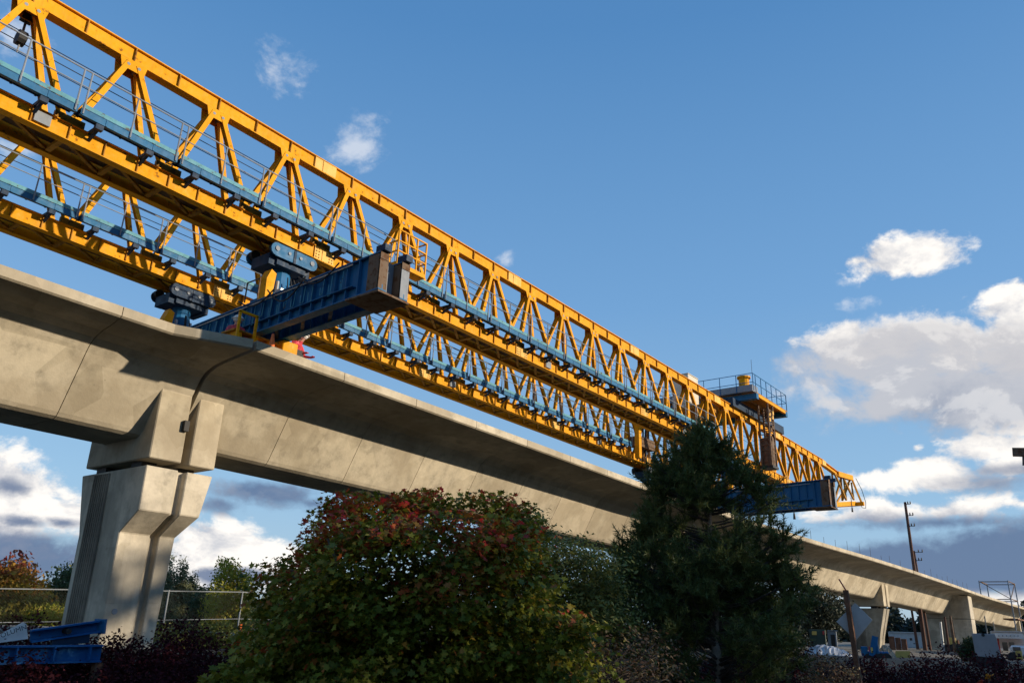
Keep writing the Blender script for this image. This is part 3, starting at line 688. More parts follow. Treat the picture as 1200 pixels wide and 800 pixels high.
# ------------------------------------------------------------------ winch platform across the trusses
o = thing('winch_platform', 'dark blue winch platform with railing across the gantry top', 'platform', (49, 20.6, 13.4))
zp = 14.20                                     # absolute deck level here
Y0, Y1, X0, X1 = 17.2, 24.8, 46.6, 52.0
for k in range(7):
    y = Y0 + .5 + k * 1.05
    MB().box(X0, X1, y - .5, y + .5, zp - .06, zp).build('deck_panel', M['yellow_dirty'], o)
MB().box(X0 - .05, X0 + .30, Y0, Y1, zp - .42, zp - .065).build('edge_beam', M['blue'], o)
MB().box(X1 - .35, X1, Y0, Y1, zp - .42, zp - .065).build('edge_beam', M['blue'], o)
MB().box(X0 + .32, X1 - .37, Y0, Y0 + .15, zp - .25, zp - .065).build('edge_strip', M['yellow'], o)
MB().box(X0 - .4, X0 + .5, Y0 + .1, Y1 - .4, zp + .001, zp + .42).build('upper_beam', M['grey_steel'], o)
MB().box(45.6, 54.4, 18.35, 18.95, zp - .95, zp - .425).build('runner_beam', M['blue_dark'], o)
MB().box(45.6, 54.4, 23.6, 24.2, zp - .95, zp - .425).build('runner_beam', M['blue_dark'], o)
for x in np.linspace(X0, X1, 7):
    MB().tube((x, Y0 + .03, zp), (x, Y0 + .03, zp + 1.12), .025, 5).build('rail_post', M['blue_mid'], o)
for y in np.linspace(Y0 + .03, Y1, 8):
    MB().tube((X0 - .42, y, zp), (X0 - .42, y, zp + 1.12), .025, 5).build('rail_post', M['blue_mid'], o)
for y in np.linspace(Y0 + .03, Y0 + 3, 3):
    MB().tube((X1, y, zp), (X1, y, zp + 1.12), .025, 5).build('rail_post', M['blue_mid'], o)
for z in (zp + .55, zp + 1.12):
    MB().path([(X0 - .42, Y1, z), (X0 - .42, Y0 + .03, z), (X1, Y0 + .03, z), (X1, Y0 + 3, z)], [.022] * 4, 5).build('hand_rail', M['blue_mid'], o)
MB().tube((X0 + .1, Y0 + .8, zp + .42), (X0 + .1, Y0 + .8, zp + 1.0), .33, 12).tube((X0 + .1, Y0 + .8, zp + 1.0), (X0 + .1, Y0 + .8, zp + 1.12), .42, 12).build('winch_motor', M['yellow'], o)
MB().tube((X0 - .42, Y0 + .05, zp + 1.1), (X0 - .42, Y0 + .05, zp + 2.0), .012, 4).build('antenna', M['cable'], o)
# hanging hoist mast in front of the nearer truss
o = thing('hoist_mast', 'rusty lattice hoist mast hanging from the winch platform', 'hoist', (48.6, 17.45, 13.7))
for dx in (-.42, .42):
    for dy in (-.3, .3):
        MB().bar((48.7 + dx, 17.5 + dy, 9.9), (48.7 + dx, 17.5 + dy, 13.85), .1, .1).build('mast_leg', M['rusty'], o)
for k in range(9):
    z = 10.9 + k * .33
    MB().bar((48.28, 17.2, z), (49.12, 17.2, z + (.16 if k % 2 else -.1)), .06, .06).bar((48.28, 17.2, z), (48.28, 17.8, z), .05, .05).bar((49.12, 17.2, z), (49.12, 17.8, z + .1), .05, .05).build('mast_rung', M['rusty'], o)
MB().tube((48.7, 17.5, 9.95), (48.7, 17.5, 11.7), .38, 14).build('hoist_cylinder', M['rusty'], o)
MB().box(48.2, 49.2, 17.1, 17.9, 9.78, 9.93).build('mast_foot', M['black'], o)
for k in range(12):
    x, z = 48.7 + random.uniform(-.45, .45), random.uniform(11.6, 13.4)
    MB().box(x - .1, x + .1, 17.12, 17.3, z - .12, z + .12).build('hoist_fitting', M['rusty'] if k % 3 else M['yellow_pale'], o)
# cabinet behind the nearer truss top chord
o = thing('control_cabinet', 'cream control cabinet standing behind the top chord', 'cabinet', (44.2, 20.6, 12.6))
a = on_y(797, 433, 20.3); b_ = on_y(818, 434, 20.3)
MB().box(42.9, 44.3, 20.0, 21.1, 12.75, 14.86).build('cabinet_body', M['cream'], o, bevel=.03)
MB().box(42.88, 44.32, 19.98, 21.12, 14.861, 14.90).build('cabinet_lid', M['cream'], o); MB().box(42.88, 42.90, 20.2, 20.9, 13.0, 14.6).build('cabinet_door', M['cream'], o)
MB().box(42.6, 45.2, 18.9, 23.6, 12.55, 12.745).build('support_frame', M['yellow_dirty'], o)
# front support rig of the farther truss
o = thing('hydraulic_rig', 'dark hydraulic rig with yellow post inside the farther truss', 'hydraulic rig', (42.6, 23.5, 9.7))
MB().bar((41.6, 22.8, 9.7), (41.6, 22.8, 13.0), .3, .3).build('rig_post', M['yellow'], o)
for k in range(5):
    MB().tube((42.4 + k * .35, 23.3, 9.8), (42.5 + k * .35, 23.3, 12.6), .06, 6).build('rig_ram', M['blue_dark'] if k % 2 else M['rusty'], o)
MB().box(42.1, 44.1, 23.0, 23.7, 10.6, 11.2).build('rig_box', M['rusty'], o)
# hooks hanging from the gantry nose and far beam
for px, py, y, l, lab in ((998, 590, 18.0, .75, 'short chain hook hanging under the gantry nose'), (930, 595, 16.0, .5, 'short chain hook hanging under the far blue cross beam')):
    p = on_y(px, py, y); p[2] = {998: 10.45, 930: 6.9}[px] if False else p[2]
    o = thing('chain_hook', lab, 'hook', (p[0], p[1], p[2]))
    MB().tube((p[0], p[1], p[2] - .3), (p[0], p[1], p[2] + .5), .03, 5).build('chain', M['cable'], o)
    MB().tube((p[0], p[1], p[2] - .65), (p[0], p[1], p[2] - .3), .08, 8, .05).build('hook_block', M['black'], o)
hose = MB(); e = (71.3, 18.4, 12.8)
pts = [(71.4, 18.3, 12.9), (72.1, 18.1, 12.0), (72.5, 18.0, 11.0), (72.3, 18.0, 10.5), (71.6, 18.1, 10.45), (71.2, 18.2, 10.8)]
hose.path(pts, [.025] * 6, 5).build('loose_hose', M['black'], tF)

# ------------------------------------------------------------------ foliage
def np_mesh(name, V, k, mat, tint=None):            # V: (n*k,3) vertices of n separate k-gons
    V = np.asarray(V, np.float32); n = len(V) // k
    me = bpy.data.meshes.new(name)
    me.vertices.add(len(V)); me.vertices.foreach_set('co', V.ravel())
    me.loops.add(len(V)); me.loops.foreach_set('vertex_index', np.arange(len(V), dtype=np.int32))
    me.polygons.add(n); me.polygons.foreach_set('loop_start', np.arange(0, len(V), k, dtype=np.int32))
    if tint is not None:
        at = me.attributes.new('tint', 'FLOAT', 'POINT'); at.data.foreach_set('value', np.repeat(np.clip(tint, 0, 1), k).astype(np.float32))
    me.materials.append(mat); me.update(calc_edges=True); me.validate(); return me
MAPLE = np.array([(0, -.5), (.16, -.22), (.5, -.30), (.36, .0), (.48, .26), (.2, .2), (0, .55), (-.2, .2), (-.48, .26), (-.36, 0), (-.5, -.30), (-.16, -.22)])
OVAL = np.array([(0, -.5), (.22, -.1), (.18, .25), (0, .5), (-.18, .25), (-.22, -.1)])
QUAD = np.array([(0, -.5), (.3, 0), (0, .5), (-.3, 0)])
def leaves(P, size, shape, droop=.5, out=None):
    n = len(P); nn = rng.normal(size=(n, 3)); nn[:, 2] = np.abs(nn[:, 2]) + droop if droop >= 0 else nn[:, 2]
    if out is not None: nn += out * .55
    nn /= np.linalg.norm(nn, axis=1)[:, None]
    d = rng.normal(size=(n, 3)); d[:, 2] -= .5
    d -= nn * (d * nn).sum(1)[:, None]; d /= np.linalg.norm(d, axis=1)[:, None] + 1e-9
    e = np.cross(nn, d); s = (size * rng.uniform(.45, 1.5, n))[:, None, None]
    sh = shape[None]; fold = np.abs(sh[..., :1]) * rng.uniform(-.1, .5, n)[:, None, None]
    V = P[:, None] + (e[:, None] * sh[..., :1] + d[:, None] * sh[..., 1:] + nn[:, None] * fold * .8) * s
    return V.reshape(-1, 3)
def inside(poly, x, y):
    c_ = False; j = len(poly) - 1
    for i in range(len(poly)):
        (xi, yi), (xj, yj) = poly[i], poly[j]
        if (yi > y) != (yj > y) and x < (xj - xi) * (y - yi) / (yj - yi) + xi: c_ = not c_
        j = i
    return c_
def sample(poly, n, r0, r1, bias=None):             # cluster centres filling a crown of real depth r0..r1
    xs = [p[0] for p in poly]; ys = [p[1] for p in poly]; out = []
    while len(out) < n:
        x, y = random.uniform(min(xs), max(xs)), random.uniform(min(ys), max(ys))
        if inside(poly, x, y):
            out.append(tuple(spot(x, y, random.uniform(r0, r1))))
    return np.array(out)
def limb(mb, a, b_, r0, r1, bend=.15, n=4):
    a, b_ = np.array(a), np.array(b_); L = np.linalg.norm(b_ - a); pts, rad = [], []
    off = rng.normal(size=3) * L * bend * .4; off[2] = -abs(off[2]) * .5
    for i in range(n + 1):
        t_ = i / n; p_ = a + (b_ - a) * t_ + off * math.sin(math.pi * t_) + rng.normal(size=3) * L * .012
        pts.append(tuple(p_)); rad.append(r0 + (r1 - r0) * t_)
    mb.path(pts, rad, 5); return pts
def broadleaf(name, label, cat, base, C, per, spread, size, shape, mat, tint, rtrunk=.09, stems=4, group=None, flat=.55, barkm=None, droop=.5):
    base = np.array(base); o = thing(name, label, cat, tuple(base), group)
    tb = MB(); forks = []
    top = C[:, 2].max(); cx, cy = C[:, 0].mean(), C[:, 1].mean()
    for s in range(stems):
        q = np.array([cx + (0 if stems == 1 else rng.uniform(-.3, .3) * np.ptp(C[:, 0])), cy + (0 if stems == 1 else rng.uniform(-.3, .3) * np.ptp(C[:, 1])), base[2] + (top - base[2]) * rng.uniform(.55, .85)])
        pts = limb(tb, base + rng.normal(size=3) * np.array([.12, .12, 0]), q, rtrunk, rtrunk * .3, .12, 6); forks += pts[2:]
    tb.build('trunk', barkm or M['bark'], o, smooth=True)
    F = np.array(forks); bb = MB()
    for c_ in C[rng.permutation(len(C))[:140]]:
        d = np.linalg.norm(F - c_, axis=1) + np.where(F[:, 2] > c_[2], 1.5, 0)
        limb(bb, F[np.argmin(d)], c_, rtrunk * .22, .005, .2, 3)
    bb.build('branches', barkm or M['bark'], o, smooth=True, kind='stuff')
    n = len(C) * per; P = np.repeat(C, per, 0) + np.clip(rng.normal(size=(n, 3)), -1.7, 1.7) * np.array([1, 1, flat]) * spread
    T = tint(P, np.repeat(rng.uniform(0, 1, len(C)), per))
    ctr = C.mean(0) - np.array([0, 0, .5]); ov = P - ctr; ov /= np.linalg.norm(ov, axis=1)[:, None] + 1e-6
    me = np_mesh('leaves', leaves(P, size, shape, droop, ov) - base, len(shape), mat, T)
    lo = inst('leaves', me, o, (0, 0, 0), 'stuff'); return o
def gz(x, y): return ground_z(x, y)
def on_ground(px, py, r):
    p = spot(px, py, r); return (p[0], p[1], gz(p[0], p[1]))

L_maple = leafmat('maple_leaf', [(0, (.075, .095, .010)), (.30, (.155, .18, .018)), (.48, (.28, .27, .035)), (.60, (.32, .16, .03)), (.76, (.42, .09, .03)), (1, (.50, .035, .04))], .35, .5)
L_grey = leafmat('grey_green_leaf', [(0, (.10, .115, .025)), (.6, (.20, .215, .05)), (1, (.30, .28, .09))])
L_lime = leafmat('yellow_green_leaf', [(0, (.16, .19, .02)), (.6, (.30, .29, .03)), (.85, (.30, .20, .02)), (1, (.30, .09, .02))], .35)
L_aut = leafmat('autumn_leaf', [(0, (.13, .14, .025)), (.3, (.30, .22, .03)), (.6, (.40, .16, .03)), (.85, (.24, .05, .04)), (1, (.15, .03, .035))], .3)
L_dark = leafmat('dark_green_leaf', [(0, (.03, .05, .02)), (.7, (.07, .10, .035)), (1, (.14, .15, .055))])
L_poplar = leafmat('poplar_leaf', [(0, (.10, .12, .06)), (.7, (.19, .20, .10)), (1, (.26, .21, .12))])
L_barb = leafmat('barberry_leaf', [(0, (.020, .006, .008)), (.6, (.055, .010, .016)), (.9, (.085, .02, .022)), (1, (.12, .05, .02))], .2, .85)
L_twig = leafmat('bronze_leaf', [(0, (.08, .065, .03)), (.5, (.15, .08, .045)), (1, (.22, .19, .08))])
L_needle = leafmat('pine_needle', [(0, (.04, .06, .016)), (.5, (.10, .13, .036)), (1, (.20, .22, .07))], .2, .45)
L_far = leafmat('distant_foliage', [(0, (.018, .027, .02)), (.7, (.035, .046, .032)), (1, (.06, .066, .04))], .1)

# maple: green below, reddening towards the top and the outer twigs
def sprigs(edge, n, r0, r1):
    out = []
    for _ in range(n):
        i = random.randrange(len(edge) - 1); f = random.random()
        x = edge[i][0] * (1 - f) + edge[i + 1][0] * f; y = edge[i][1] * (1 - f) + edge[i + 1][1] * f
        out.append(tuple(spot(x + random.uniform(-6, 6), y - random.uniform(0, 14), random.uniform(r0, r1))))
    return np.array(out)
mpoly = [(278, 830), (282, 775), (298, 745), (310, 712), (318, 690), (338, 676), (362, 676), (374, 640), (394, 612), (416, 620), (436, 606), (456, 618), (478, 612), (500, 598), (524, 608), (560, 610), (585, 608), (602, 620),
         (618, 646), (632, 670), (648, 700), (668, 722), (690, 765), (704, 830)]
C = np.concatenate([sample(mpoly, 330, 9.4, 12.4), sample([(320, 700), (380, 640), (590, 630), (640, 720), (660, 800), (300, 800)], 70, 10.2, 12.2)])
C = np.concatenate([C, sprigs([(302, 722), (312, 692), (334, 672), (360, 672), (374, 640), (392, 606), (432, 602), (476, 608), (500, 594), (540, 602), (588, 600), (612, 622), (632, 662)], 40, 10.4, 11.8)])
def mt(P, cr):
    h = (P[:, 2] + 1.0) / 3.0
    az_ = np.arctan2(P[:, 0], P[:, 1])
    return np.clip(.22 + .20 * rng.normal(size=len(P)) * .9 + np.where(cr > .84 - .46 * np.clip(h, 0, 1), .44 * np.clip(h * 1.2, 0, 1), 0) + .08 * np.clip(h, 0, 1), 0, 1)
broadleaf('maple_shrub', 'big bushy maple turning red at its top, in front of the viaduct', 'tree', on_ground(480, 790, 11.0), C, 150, .165, .07, MAPLE, L_maple, mt, .06, 7)
# thin reddish sprays standing out of the crown
# grey green small leaved tree with sky showing through
C = sample([(585, 606), (612, 604), (640, 634), (672, 642), (712, 650), (736, 690), (745, 800), (620, 800), (600, 690)], 300, 13.5, 17.0)
broadleaf('alder_tree', 'grey green small leaved tree between the maple and the pine', 'tree', on_ground(665, 790, 16), C, 170, .25, .07, OVAL, L_grey, lambda P, cr: cr * .6 + rng.uniform(0, .4, len(P)), .07, 4)
C = sample([(686, 690), (694, 672), (712, 668), (722, 690), (722, 718), (690, 722)], 34, 19.3, 20.3)
broadleaf('yellow_green_shrub', 'yellow green shrub left of the pine behind the grey green tree', 'shrub', on_ground(705, 760, 20), C, 70, .16, .10, OVAL, L_lime, lambda P, cr: cr * .4 + rng.uniform(0, .3, len(P)), .03, 3)
C = sample([(630, 775), (660, 748), (700, 755), (740, 738), (775, 757), (785, 830), (620, 830)], 130, 10.5, 12.8)
broadleaf('bronze_shrub', 'dark bronze twiggy shrub low between maple and pine trunk', 'shrub', on_ground(700, 800, 11.6), C, 55, .2, .05, OVAL, L_twig, lambda P, cr: cr * .6 + rng.uniform(0, .4, len(P)), .025, 6)
C = sample([(945, 775), (965, 768), (990, 775), (1003, 790), (1005, 840), (940, 840)], 60, 20.5, 22.5)
broadleaf('olive_shrub', 'low olive shrub right of the pine beside the sign post', 'shrub', on_ground(975, 800, 21.5), C, 60, .16, .07, OVAL, L_twig, lambda P, cr: cr * .5 + rng.uniform(.2, .5, len(P)), .03, 4)
C = sample([(252, 835), (262, 790), (282, 782), (304, 788), (330, 835)], 44, 9.6, 10.6)
broadleaf('maple_seedling', 'low green maple shoot at the lower left of the big maple', 'shrub', on_ground(280, 800, 10), C, 26, .14, .10, MAPLE, L_maple, lambda P, cr: cr * .3 + rng.uniform(0, .25, len(P)), .02, 3)

# pine
def pine():
    base = np.array(on_ground(843, 790, 16.0)); o = thing('pine_tree', 'dark green pine with bare pale lower trunk in front of the viaduct', 'tree', tuple(base))
    top = spot(826, 512, 16.0); tb = MB()
    tp = [base + (top - base) * f + rng.normal(size=3) * .02 * (0 < f < 1) for f in np.linspace(0, 1, 10)]
    tb.path([tuple(p_) for p_ in tp], list(np.linspace(.12, .012, 10)), 8).build('trunk', plain('pine_bark', (.27, .22, .18), .95, var=.4, scale=9), o, smooth=True)
    poly = [(824, 520), (834, 524), (846, 540), (860, 560), (878, 574), (890, 594), (886, 612), (906, 622), (910, 636), (898, 654), (914, 668), (926, 680), (932, 696), (924, 716), (930, 745), (936, 790), (925, 790), (885, 748), (862, 722), (838, 708), (812, 730), (768, 792), (735, 780), (740, 735), (748, 700), (732, 670), (730, 640), (744, 628), (764, 634), (770, 600), (766, 565), (782, 560), (794, 552), (804, 532), (814, 524)]
    bb = MB(); tufts = []
    C = []; nb = 0
    while nb < 92:
        x, y = random.uniform(715, 955), random.uniform(498, 800)
        if not inside(poly, x, y): continue
        nb += 1; half = 20 + (y - 500) * .42
        r = 16 + random.uniform(-1, 1) * half / FPX * 16 * .8
        tip = spot(x, y, r); f = np.clip((tip[2] - base[2]) / (top[2] - base[2]), 0, 1)
        hd = math.hypot(*(tip - (base + (top - base) * f))[:2]); s_ = base + (top - base) * np.clip(f - hd * .10, .16, .97)
        for q in (1.0, .86, .70, .54):
            m_ = s_ + (tip - s_) * q; m_[2] -= .10 * hd * math.sin(math.pi * q) * .6
            C.append(m_ + rng.normal(size=3) * .13 * (1.25 - q) * 2)
        C.append(tip + rng.normal(size=3) * .12)
    for x, y in ((726, 634), (736, 626), (750, 628), (940, 664), (949, 680), (930, 632), (926, 617), (908, 600), (908, 575), (764, 556), (772, 588), (905, 563), (888, 545), (788, 518), (810, 504), (840, 508), (856, 526), (826, 497), (818, 500), (728, 655), (946, 700), (782, 540), (872, 535)):
        tip = spot(x + (2 if x < 830 else -8), y + 16, 16 + random.uniform(-.4, .4)); C.append(tip); ax = base + (top - base) * np.clip((tip[2] - base[2]) / (top[2] - base[2]) - .08, 0, 1); C.append(tip * .82 + ax * .18 - np.array([0, 0, .05]))
    for c_ in C:
        f = np.clip((c_[2] - base[2]) / (top[2] - base[2]), 0, 1)
        hd = math.hypot(*(c_ - (base + (top - base) * f))[:2])
        fs = np.clip(f - hd * .06, .18, .97); s = base + (top - base) * fs
        bb.path([tuple(s), tuple(s + (c_ - s) * .5 + np.array([0, 0, -.06 * hd])), tuple(c_)], [.028 * (1 - f) + .012, .014, .006], 4)
        out = c_ - s; out = out / (np.linalg.norm(out) + 1e-6)
        for k in range(8):
            d = out * rng.uniform(.2, 1.0) + rng.normal(size=3) * .55 + np.array([0, 0, .55]); d /= np.linalg.norm(d)
            L = rng.uniform(.22, .42); e = c_ + d * L + rng.normal(size=3) * .10
            bb.tube(tuple(c_), tuple(e), .006, 3, .004); tufts.append((c_, e, d))
    bb.build('branches', M['bark'], o, kind='stuff')
    V, T = [], []
    for c_, e, d in tufts:
        n = 54; f = rng.uniform(.15, 1.05, n)[:, None]; p_ = c_ + (e - c_) * f
        q = rng.normal(size=(n, 3)); q /= np.linalg.norm(q, axis=1)[:, None]
        nd = d * .75 + q * .75; nd /= np.linalg.norm(nd, axis=1)[:, None]
        w = np.cross(nd, rng.normal(size=(n, 3))); w /= np.linalg.norm(w, axis=1)[:, None]
        L = rng.uniform(.08, .15, n)[:, None]; w *= .0085
        V.append(np.stack([p_ - w, p_ + w, p_ + nd * L], 1).reshape(-1, 3)); T.append(np.full(n, rng.uniform(.1, .8)) + rng.uniform(-.15, .3, n))
    me = np_mesh('needles', np.concatenate(V) - base, 3, L_needle, np.concatenate(T)); inst('needles', me, o, (0, 0, 0), 'stuff')
pine()

# dark red barberry hedge along the bank: a mass nobody could count
P = []
for k in range(6200):
    a = math.radians(random.uniform(14, 86)); r1 = 15.0 + 9.0 * min(1, max(0, (math.degrees(a) - 30) / 40))
    r = r1 + random.uniform(.8, 4.4); x, y = r * math.sin(a), r * math.cos(a); z0 = gz(x, y)
    h = random.uniform(.5, 1.06) * (1.0 + .22 * math.sin(a * 37) + .18 * math.sin(a * 91 + 2)) * (1.12 - .25 * (r - r1) / 4)
    ph = random.uniform(0, 6.3); b_ = random.uniform(.1, .45)
    m = 24; f = rng.uniform(.05, 1, m)
    P.append(np.stack([x + b_ * np.cos(ph) * f ** 2, y + b_ * np.sin(ph) * f ** 2, z0 + h * (f - .25 * f ** 2) * 1.25], 1) + rng.normal(size=(m, 3)) * .05)
P = np.concatenate(P)
ho = bpy.data.objects.new('barberry_hedge', np_mesh('barberry_leaves', leaves(P, .072, QUAD), 4, L_barb, rng.beta(2, 2.5, len(P)))); COL.objects.link(ho)
tag(ho, 'dark red barberry hedge along the bank at the bottom of the view', 'hedge', kind='stuff')

# trees behind
def crown_poly(pxs, n, r0, r1): return sample(pxs, n, r0, r1)
def bgtree(name, label, cat, poly, foot, r, dr, n, per, spread, size, mat, tint, shape=OVAL, stems=2, rt=.1, flat=.7, group='trees behind the fence'):
    C = sample(poly, n, r - dr, r + dr)
    return broadleaf(name, label, cat, on_ground(foot[0], foot[1], r), C, per, spread, size, shape, mat, tint, rt, stems, group, flat, None, -1)
U = lambda a, b_: (lambda P, cr: a + (b_ - a) * (cr * .5 + rng.uniform(0, .5, len(P))))
bgtree('autumn_tree', 'orange and maroon autumn tree at the far left behind the fence', 'tree', [(-30, 670), (5, 668), (22, 654), (36, 668), (52, 700), (56, 750), (-30, 752)], (15, 752), 60, 2.4, 240, 80, .42, .22, L_aut,
       lambda P, cr: np.clip(.38 + .35 * (cr - .5) + .20 * (P[:, 2] - 1.2) + rng.uniform(-.15, .15, len(P)), 0, 1))
bgtree('autumn_shrub', 'yellow orange shrub below the autumn tree, left of the near pier', 'shrub', [(34, 752), (38, 712), (60, 706), (76, 716), (80, 752)], (58, 742), 58, 1.4, 100, 70, .32, .17, L_lime, U(.3, .95))
bgtree('green_tree', 'round green tree behind the left edge of the near pier', 'tree', [(48, 725), (56, 690), (70, 672), (90, 662), (105, 690), (105, 750), (50, 750)], (75, 742), 64, 2.2, 170, 80, .45, .22, L_dark, U(.4, 1))
for k, (cx, w, ty, lab) in enumerate(((199, 8, 652, 'tallest slim poplar right of the near pier'), (213, 8, 657, 'slim poplar second right of the near pier'), (224, 7, 670, 'shortest slim poplar beside the dark conifer'), (188, 8, 672, 'slim poplar touching the edge of the near pier'))):
    bgtree('poplar_tree', lab, 'tree', [(cx - w, 742), (cx - w, 700), (cx - 3, ty + 8), (cx, ty), (cx + 3, ty + 8), (cx + w, 700), (cx + w, 742)], (cx, 744), 66 + k * .8, .7, 100, 60, .2, .16, L_poplar, U(.1, .9), stems=1, flat=1.4)
bgtree('conifer_tree', 'dark conifer behind the fence between poplars and yellow tree', 'tree', [(220, 750), (232, 705), (240, 688), (248, 700), (264, 750)], (240, 744), 62, 1.6, 170, 70, .35, .2, L_dark, U(0, .6), stems=1)
bgtree('yellow_tree', 'yellow green sapling with a few orange leaves behind the fence', 'tree', [(246, 755), (246, 705), (252, 680), (258, 662), (268, 656), (276, 668), (288, 672), (292, 690), (288, 755)], (266, 744), 58, 1.8, 220, 60, .32, .17, L_lime, U(.3, .95))
bgtree('green_bush', 'low green bush at the foot of the near pier, behind the hedge', 'shrub', [(180, 758), (186, 738), (215, 742), (245, 736), (290, 742), (300, 765)], (240, 760), 25, 1.0, 70, 60, .2, .09, L_grey, U(.1, .8))
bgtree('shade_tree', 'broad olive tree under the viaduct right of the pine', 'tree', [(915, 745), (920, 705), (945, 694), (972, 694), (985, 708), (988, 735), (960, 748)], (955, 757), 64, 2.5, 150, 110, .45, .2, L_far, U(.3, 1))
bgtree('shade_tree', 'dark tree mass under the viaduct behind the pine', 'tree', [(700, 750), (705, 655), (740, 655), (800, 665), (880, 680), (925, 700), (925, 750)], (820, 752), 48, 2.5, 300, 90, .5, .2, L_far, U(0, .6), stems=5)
bgtree('young_conifer', 'small dark conifer at the left foot of the grey board', 'tree', [(1128, 770), (1133, 756), (1137, 746), (1141, 757), (1146, 770)], (1137, 772), 44, .5, 40, 50, .16, .14, L_dark, U(0, .5), stems=1, group='conifers on the site')
# far wooded hill
P = []
for k in range(900):
    px = random.uniform(900, 1260); hp = 30 + 12 * math.sin(px * .11) + 7 * math.sin(px * .37 + 1)
    p = spot(px, 752, 300 + random.uniform(-25, 25)); top_ = random.uniform(.55, 1) * hp / FPX * 300
    f = rng.uniform(0, 1, 34); w = 2.6 * (1 - f * .85)
    P.append(np.stack([p[0] + rng.normal(size=34) * w, p[1] + rng.normal(size=34) * w, -.8 + top_ * f], 1))
P = np.concatenate(P)
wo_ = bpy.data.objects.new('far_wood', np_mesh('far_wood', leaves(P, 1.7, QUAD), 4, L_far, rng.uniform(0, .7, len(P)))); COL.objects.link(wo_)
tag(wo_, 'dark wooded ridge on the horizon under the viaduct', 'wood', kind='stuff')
P = []
for k in range(700):
    px = random.uniform(-300, 420); p = spot(px, 730, 85 + random.uniform(-6, 6)); top_ = random.uniform(.45, 1) * 5.0
    f = rng.uniform(0, 1, 60); w = 1.2 * (1 - f * .6)
    P.append(np.stack([p[0] + rng.normal(size=60) * w, p[1] + rng.normal(size=60) * w, -.8 + top_ * .62 * f], 1))
P = np.concatenate(P)
wl_ = bpy.data.objects.new('far_thicket', np_mesh('far_thicket', leaves(P, .45, QUAD), 4, L_dark, rng.uniform(0, 1, len(P)))); COL.objects.link(wl_)
tag(wl_, 'low dark thicket far behind the chain link fence', 'wood', kind='stuff')
# unseen wood added behind the camera so that its shade covers the foreground
P = []
for k in range(420):
    x = random.uniform(-45, 70); y = -27 + random.uniform(-4, 4); h = 18.7 + .3 * math.sin(x * .35) + random.uniform(-.8, .3) - max(0, x - 60) * .8
    f = rng.uniform(0, 1, 60); w = 2.1 * np.sqrt(np.clip(1.05 - f, 0, 1))
    P.append(np.stack([x + rng.normal(size=60) * w, y + rng.normal(size=60) * w, -2 + h * f], 1))
P = np.concatenate(P)
bw = bpy.data.objects.new('street_wood', np_mesh('street_wood', leaves(P, .95, QUAD), 4, L_dark, rng.uniform(0, 1, len(P)))); COL.objects.link(bw)
tag(bw, 'unseen dense wood added behind the camera to shade the foreground', 'wood', kind='stuff')

# ------------------------------------------------------------------ chain link fence
def fence():
    FY = 28.0; o = thing('chain_link_fence', 'tall chain link fence with steel posts behind the near pier', 'fence', (5, FY, -.8))
    def top(x): return .62 + .04 * min(max(x - 11, -6), 9) 
    xs = [x for x in np.arange(4.0, 62, 3.06)]
    for x in xs:
        MB().tube((x, FY, -.85), (x, FY, top(x) + .04), .03, 8).build('post', M['grey_steel'], o)
    for a, b_ in zip(xs[:-1], xs[1:]):
        for h, r in ((0, .019), (.98, .012), (1.5, .008)):
            MB().tube((a, FY, top(a) - h), (b_, FY, top(b_) - h), r, 6).build('fence_rail', M['grey_steel'], o)
    V = []; s = .085
    for a in np.arange(4.0, 59, s):
        for sg in (-1, 1):
            x0, x1 = a, a + sg * 1.55; z0, z1 = -.8, top(x0) - .02
            w = .0008
            V += [(x0 - w, FY + .03, z0), (x0 + w, FY + .03, z0), (x1 + w, FY + .03, z1), (x1 - w, FY + .03, z1)]
    me = np_mesh('wire_mesh', np.array(V) - np.array((5, FY, -.8)), 4, plain('fence_wire', (.10, .105, .10), .6, .2)); inst('wire_mesh', me, o, (0, 0, 0), 'stuff')
fence()

# ------------------------------------------------------------------ small things at left
p0, p1 = spot(-20, 752, 17.6), spot(115, 736, 17.9)
o = thing('steel_form', 'blue steel channel form sloping up behind the hedge at left', 'steel form', tuple(spot(40, 750, 17.7)))
a, b_ = spot(36, 745, 17.6), spot(116, 733.5, 17.8)
MB().sweep(a, b_, [(-.10, -.11), (.10, -.11), (.10, -.08), (-.04, -.08), (-.04, .08), (.10, .08), (.10, .11), (-.10, .11)]).build('channel', M['form_blue'], o)
MB().bar(b_, np.array(b_) + np.array((.05, .02, .006)), .24, .26).build('end_plate', M['blue'], o)
a2, b2 = spot(60, 751, 17.7), spot(104, 747, 17.8); MB().bar(a2, b2, .2, .16).build('cross_strut', M['blue_dark'], o)
cc = (np.array(a) + np.array(b_)) / 2; MB().tube(cc + np.array((.0, -.14, 0)), cc + np.array((.0, .1, 0)), .05, 8).build('pin_hole', M['black'], o)
o = thing('steel_form', 'long blue steel beam lying low behind the hedge at left', 'steel form', tuple(spot(30, 765, 17.2)))
a, b_ = spot(-60, 768, 17.0), spot(118, 765, 17.6)
MB().ibeam(a, b_, .22, .30, .03, .03).build('beam', M['form_blue'], o)
for f in (.15, .4, .65, .9):
    q = np.array(a) + (np.array(b_) - np.array(a)) * f; MB().box(q[0] - .012, q[0] + .012, q[1] - .13, q[1] - .016, q[2] - .12, q[2] + .12).build('stiffener', M['form_blue'], o)
q = np.array(a) + (np.array(b_) - np.array(a)) * .99; MB().bar((q[0], q[1], q[2] - .16), (q[0], q[1], gz(q[0], q[1]) - .1), .14, .14).bar((a[0] + .3, a[1], a[2] - .16), (a[0] + .3, a[1], gz(a[0], a[1]) - .1), .14, .14).build('timber_block', M['wood'], o)
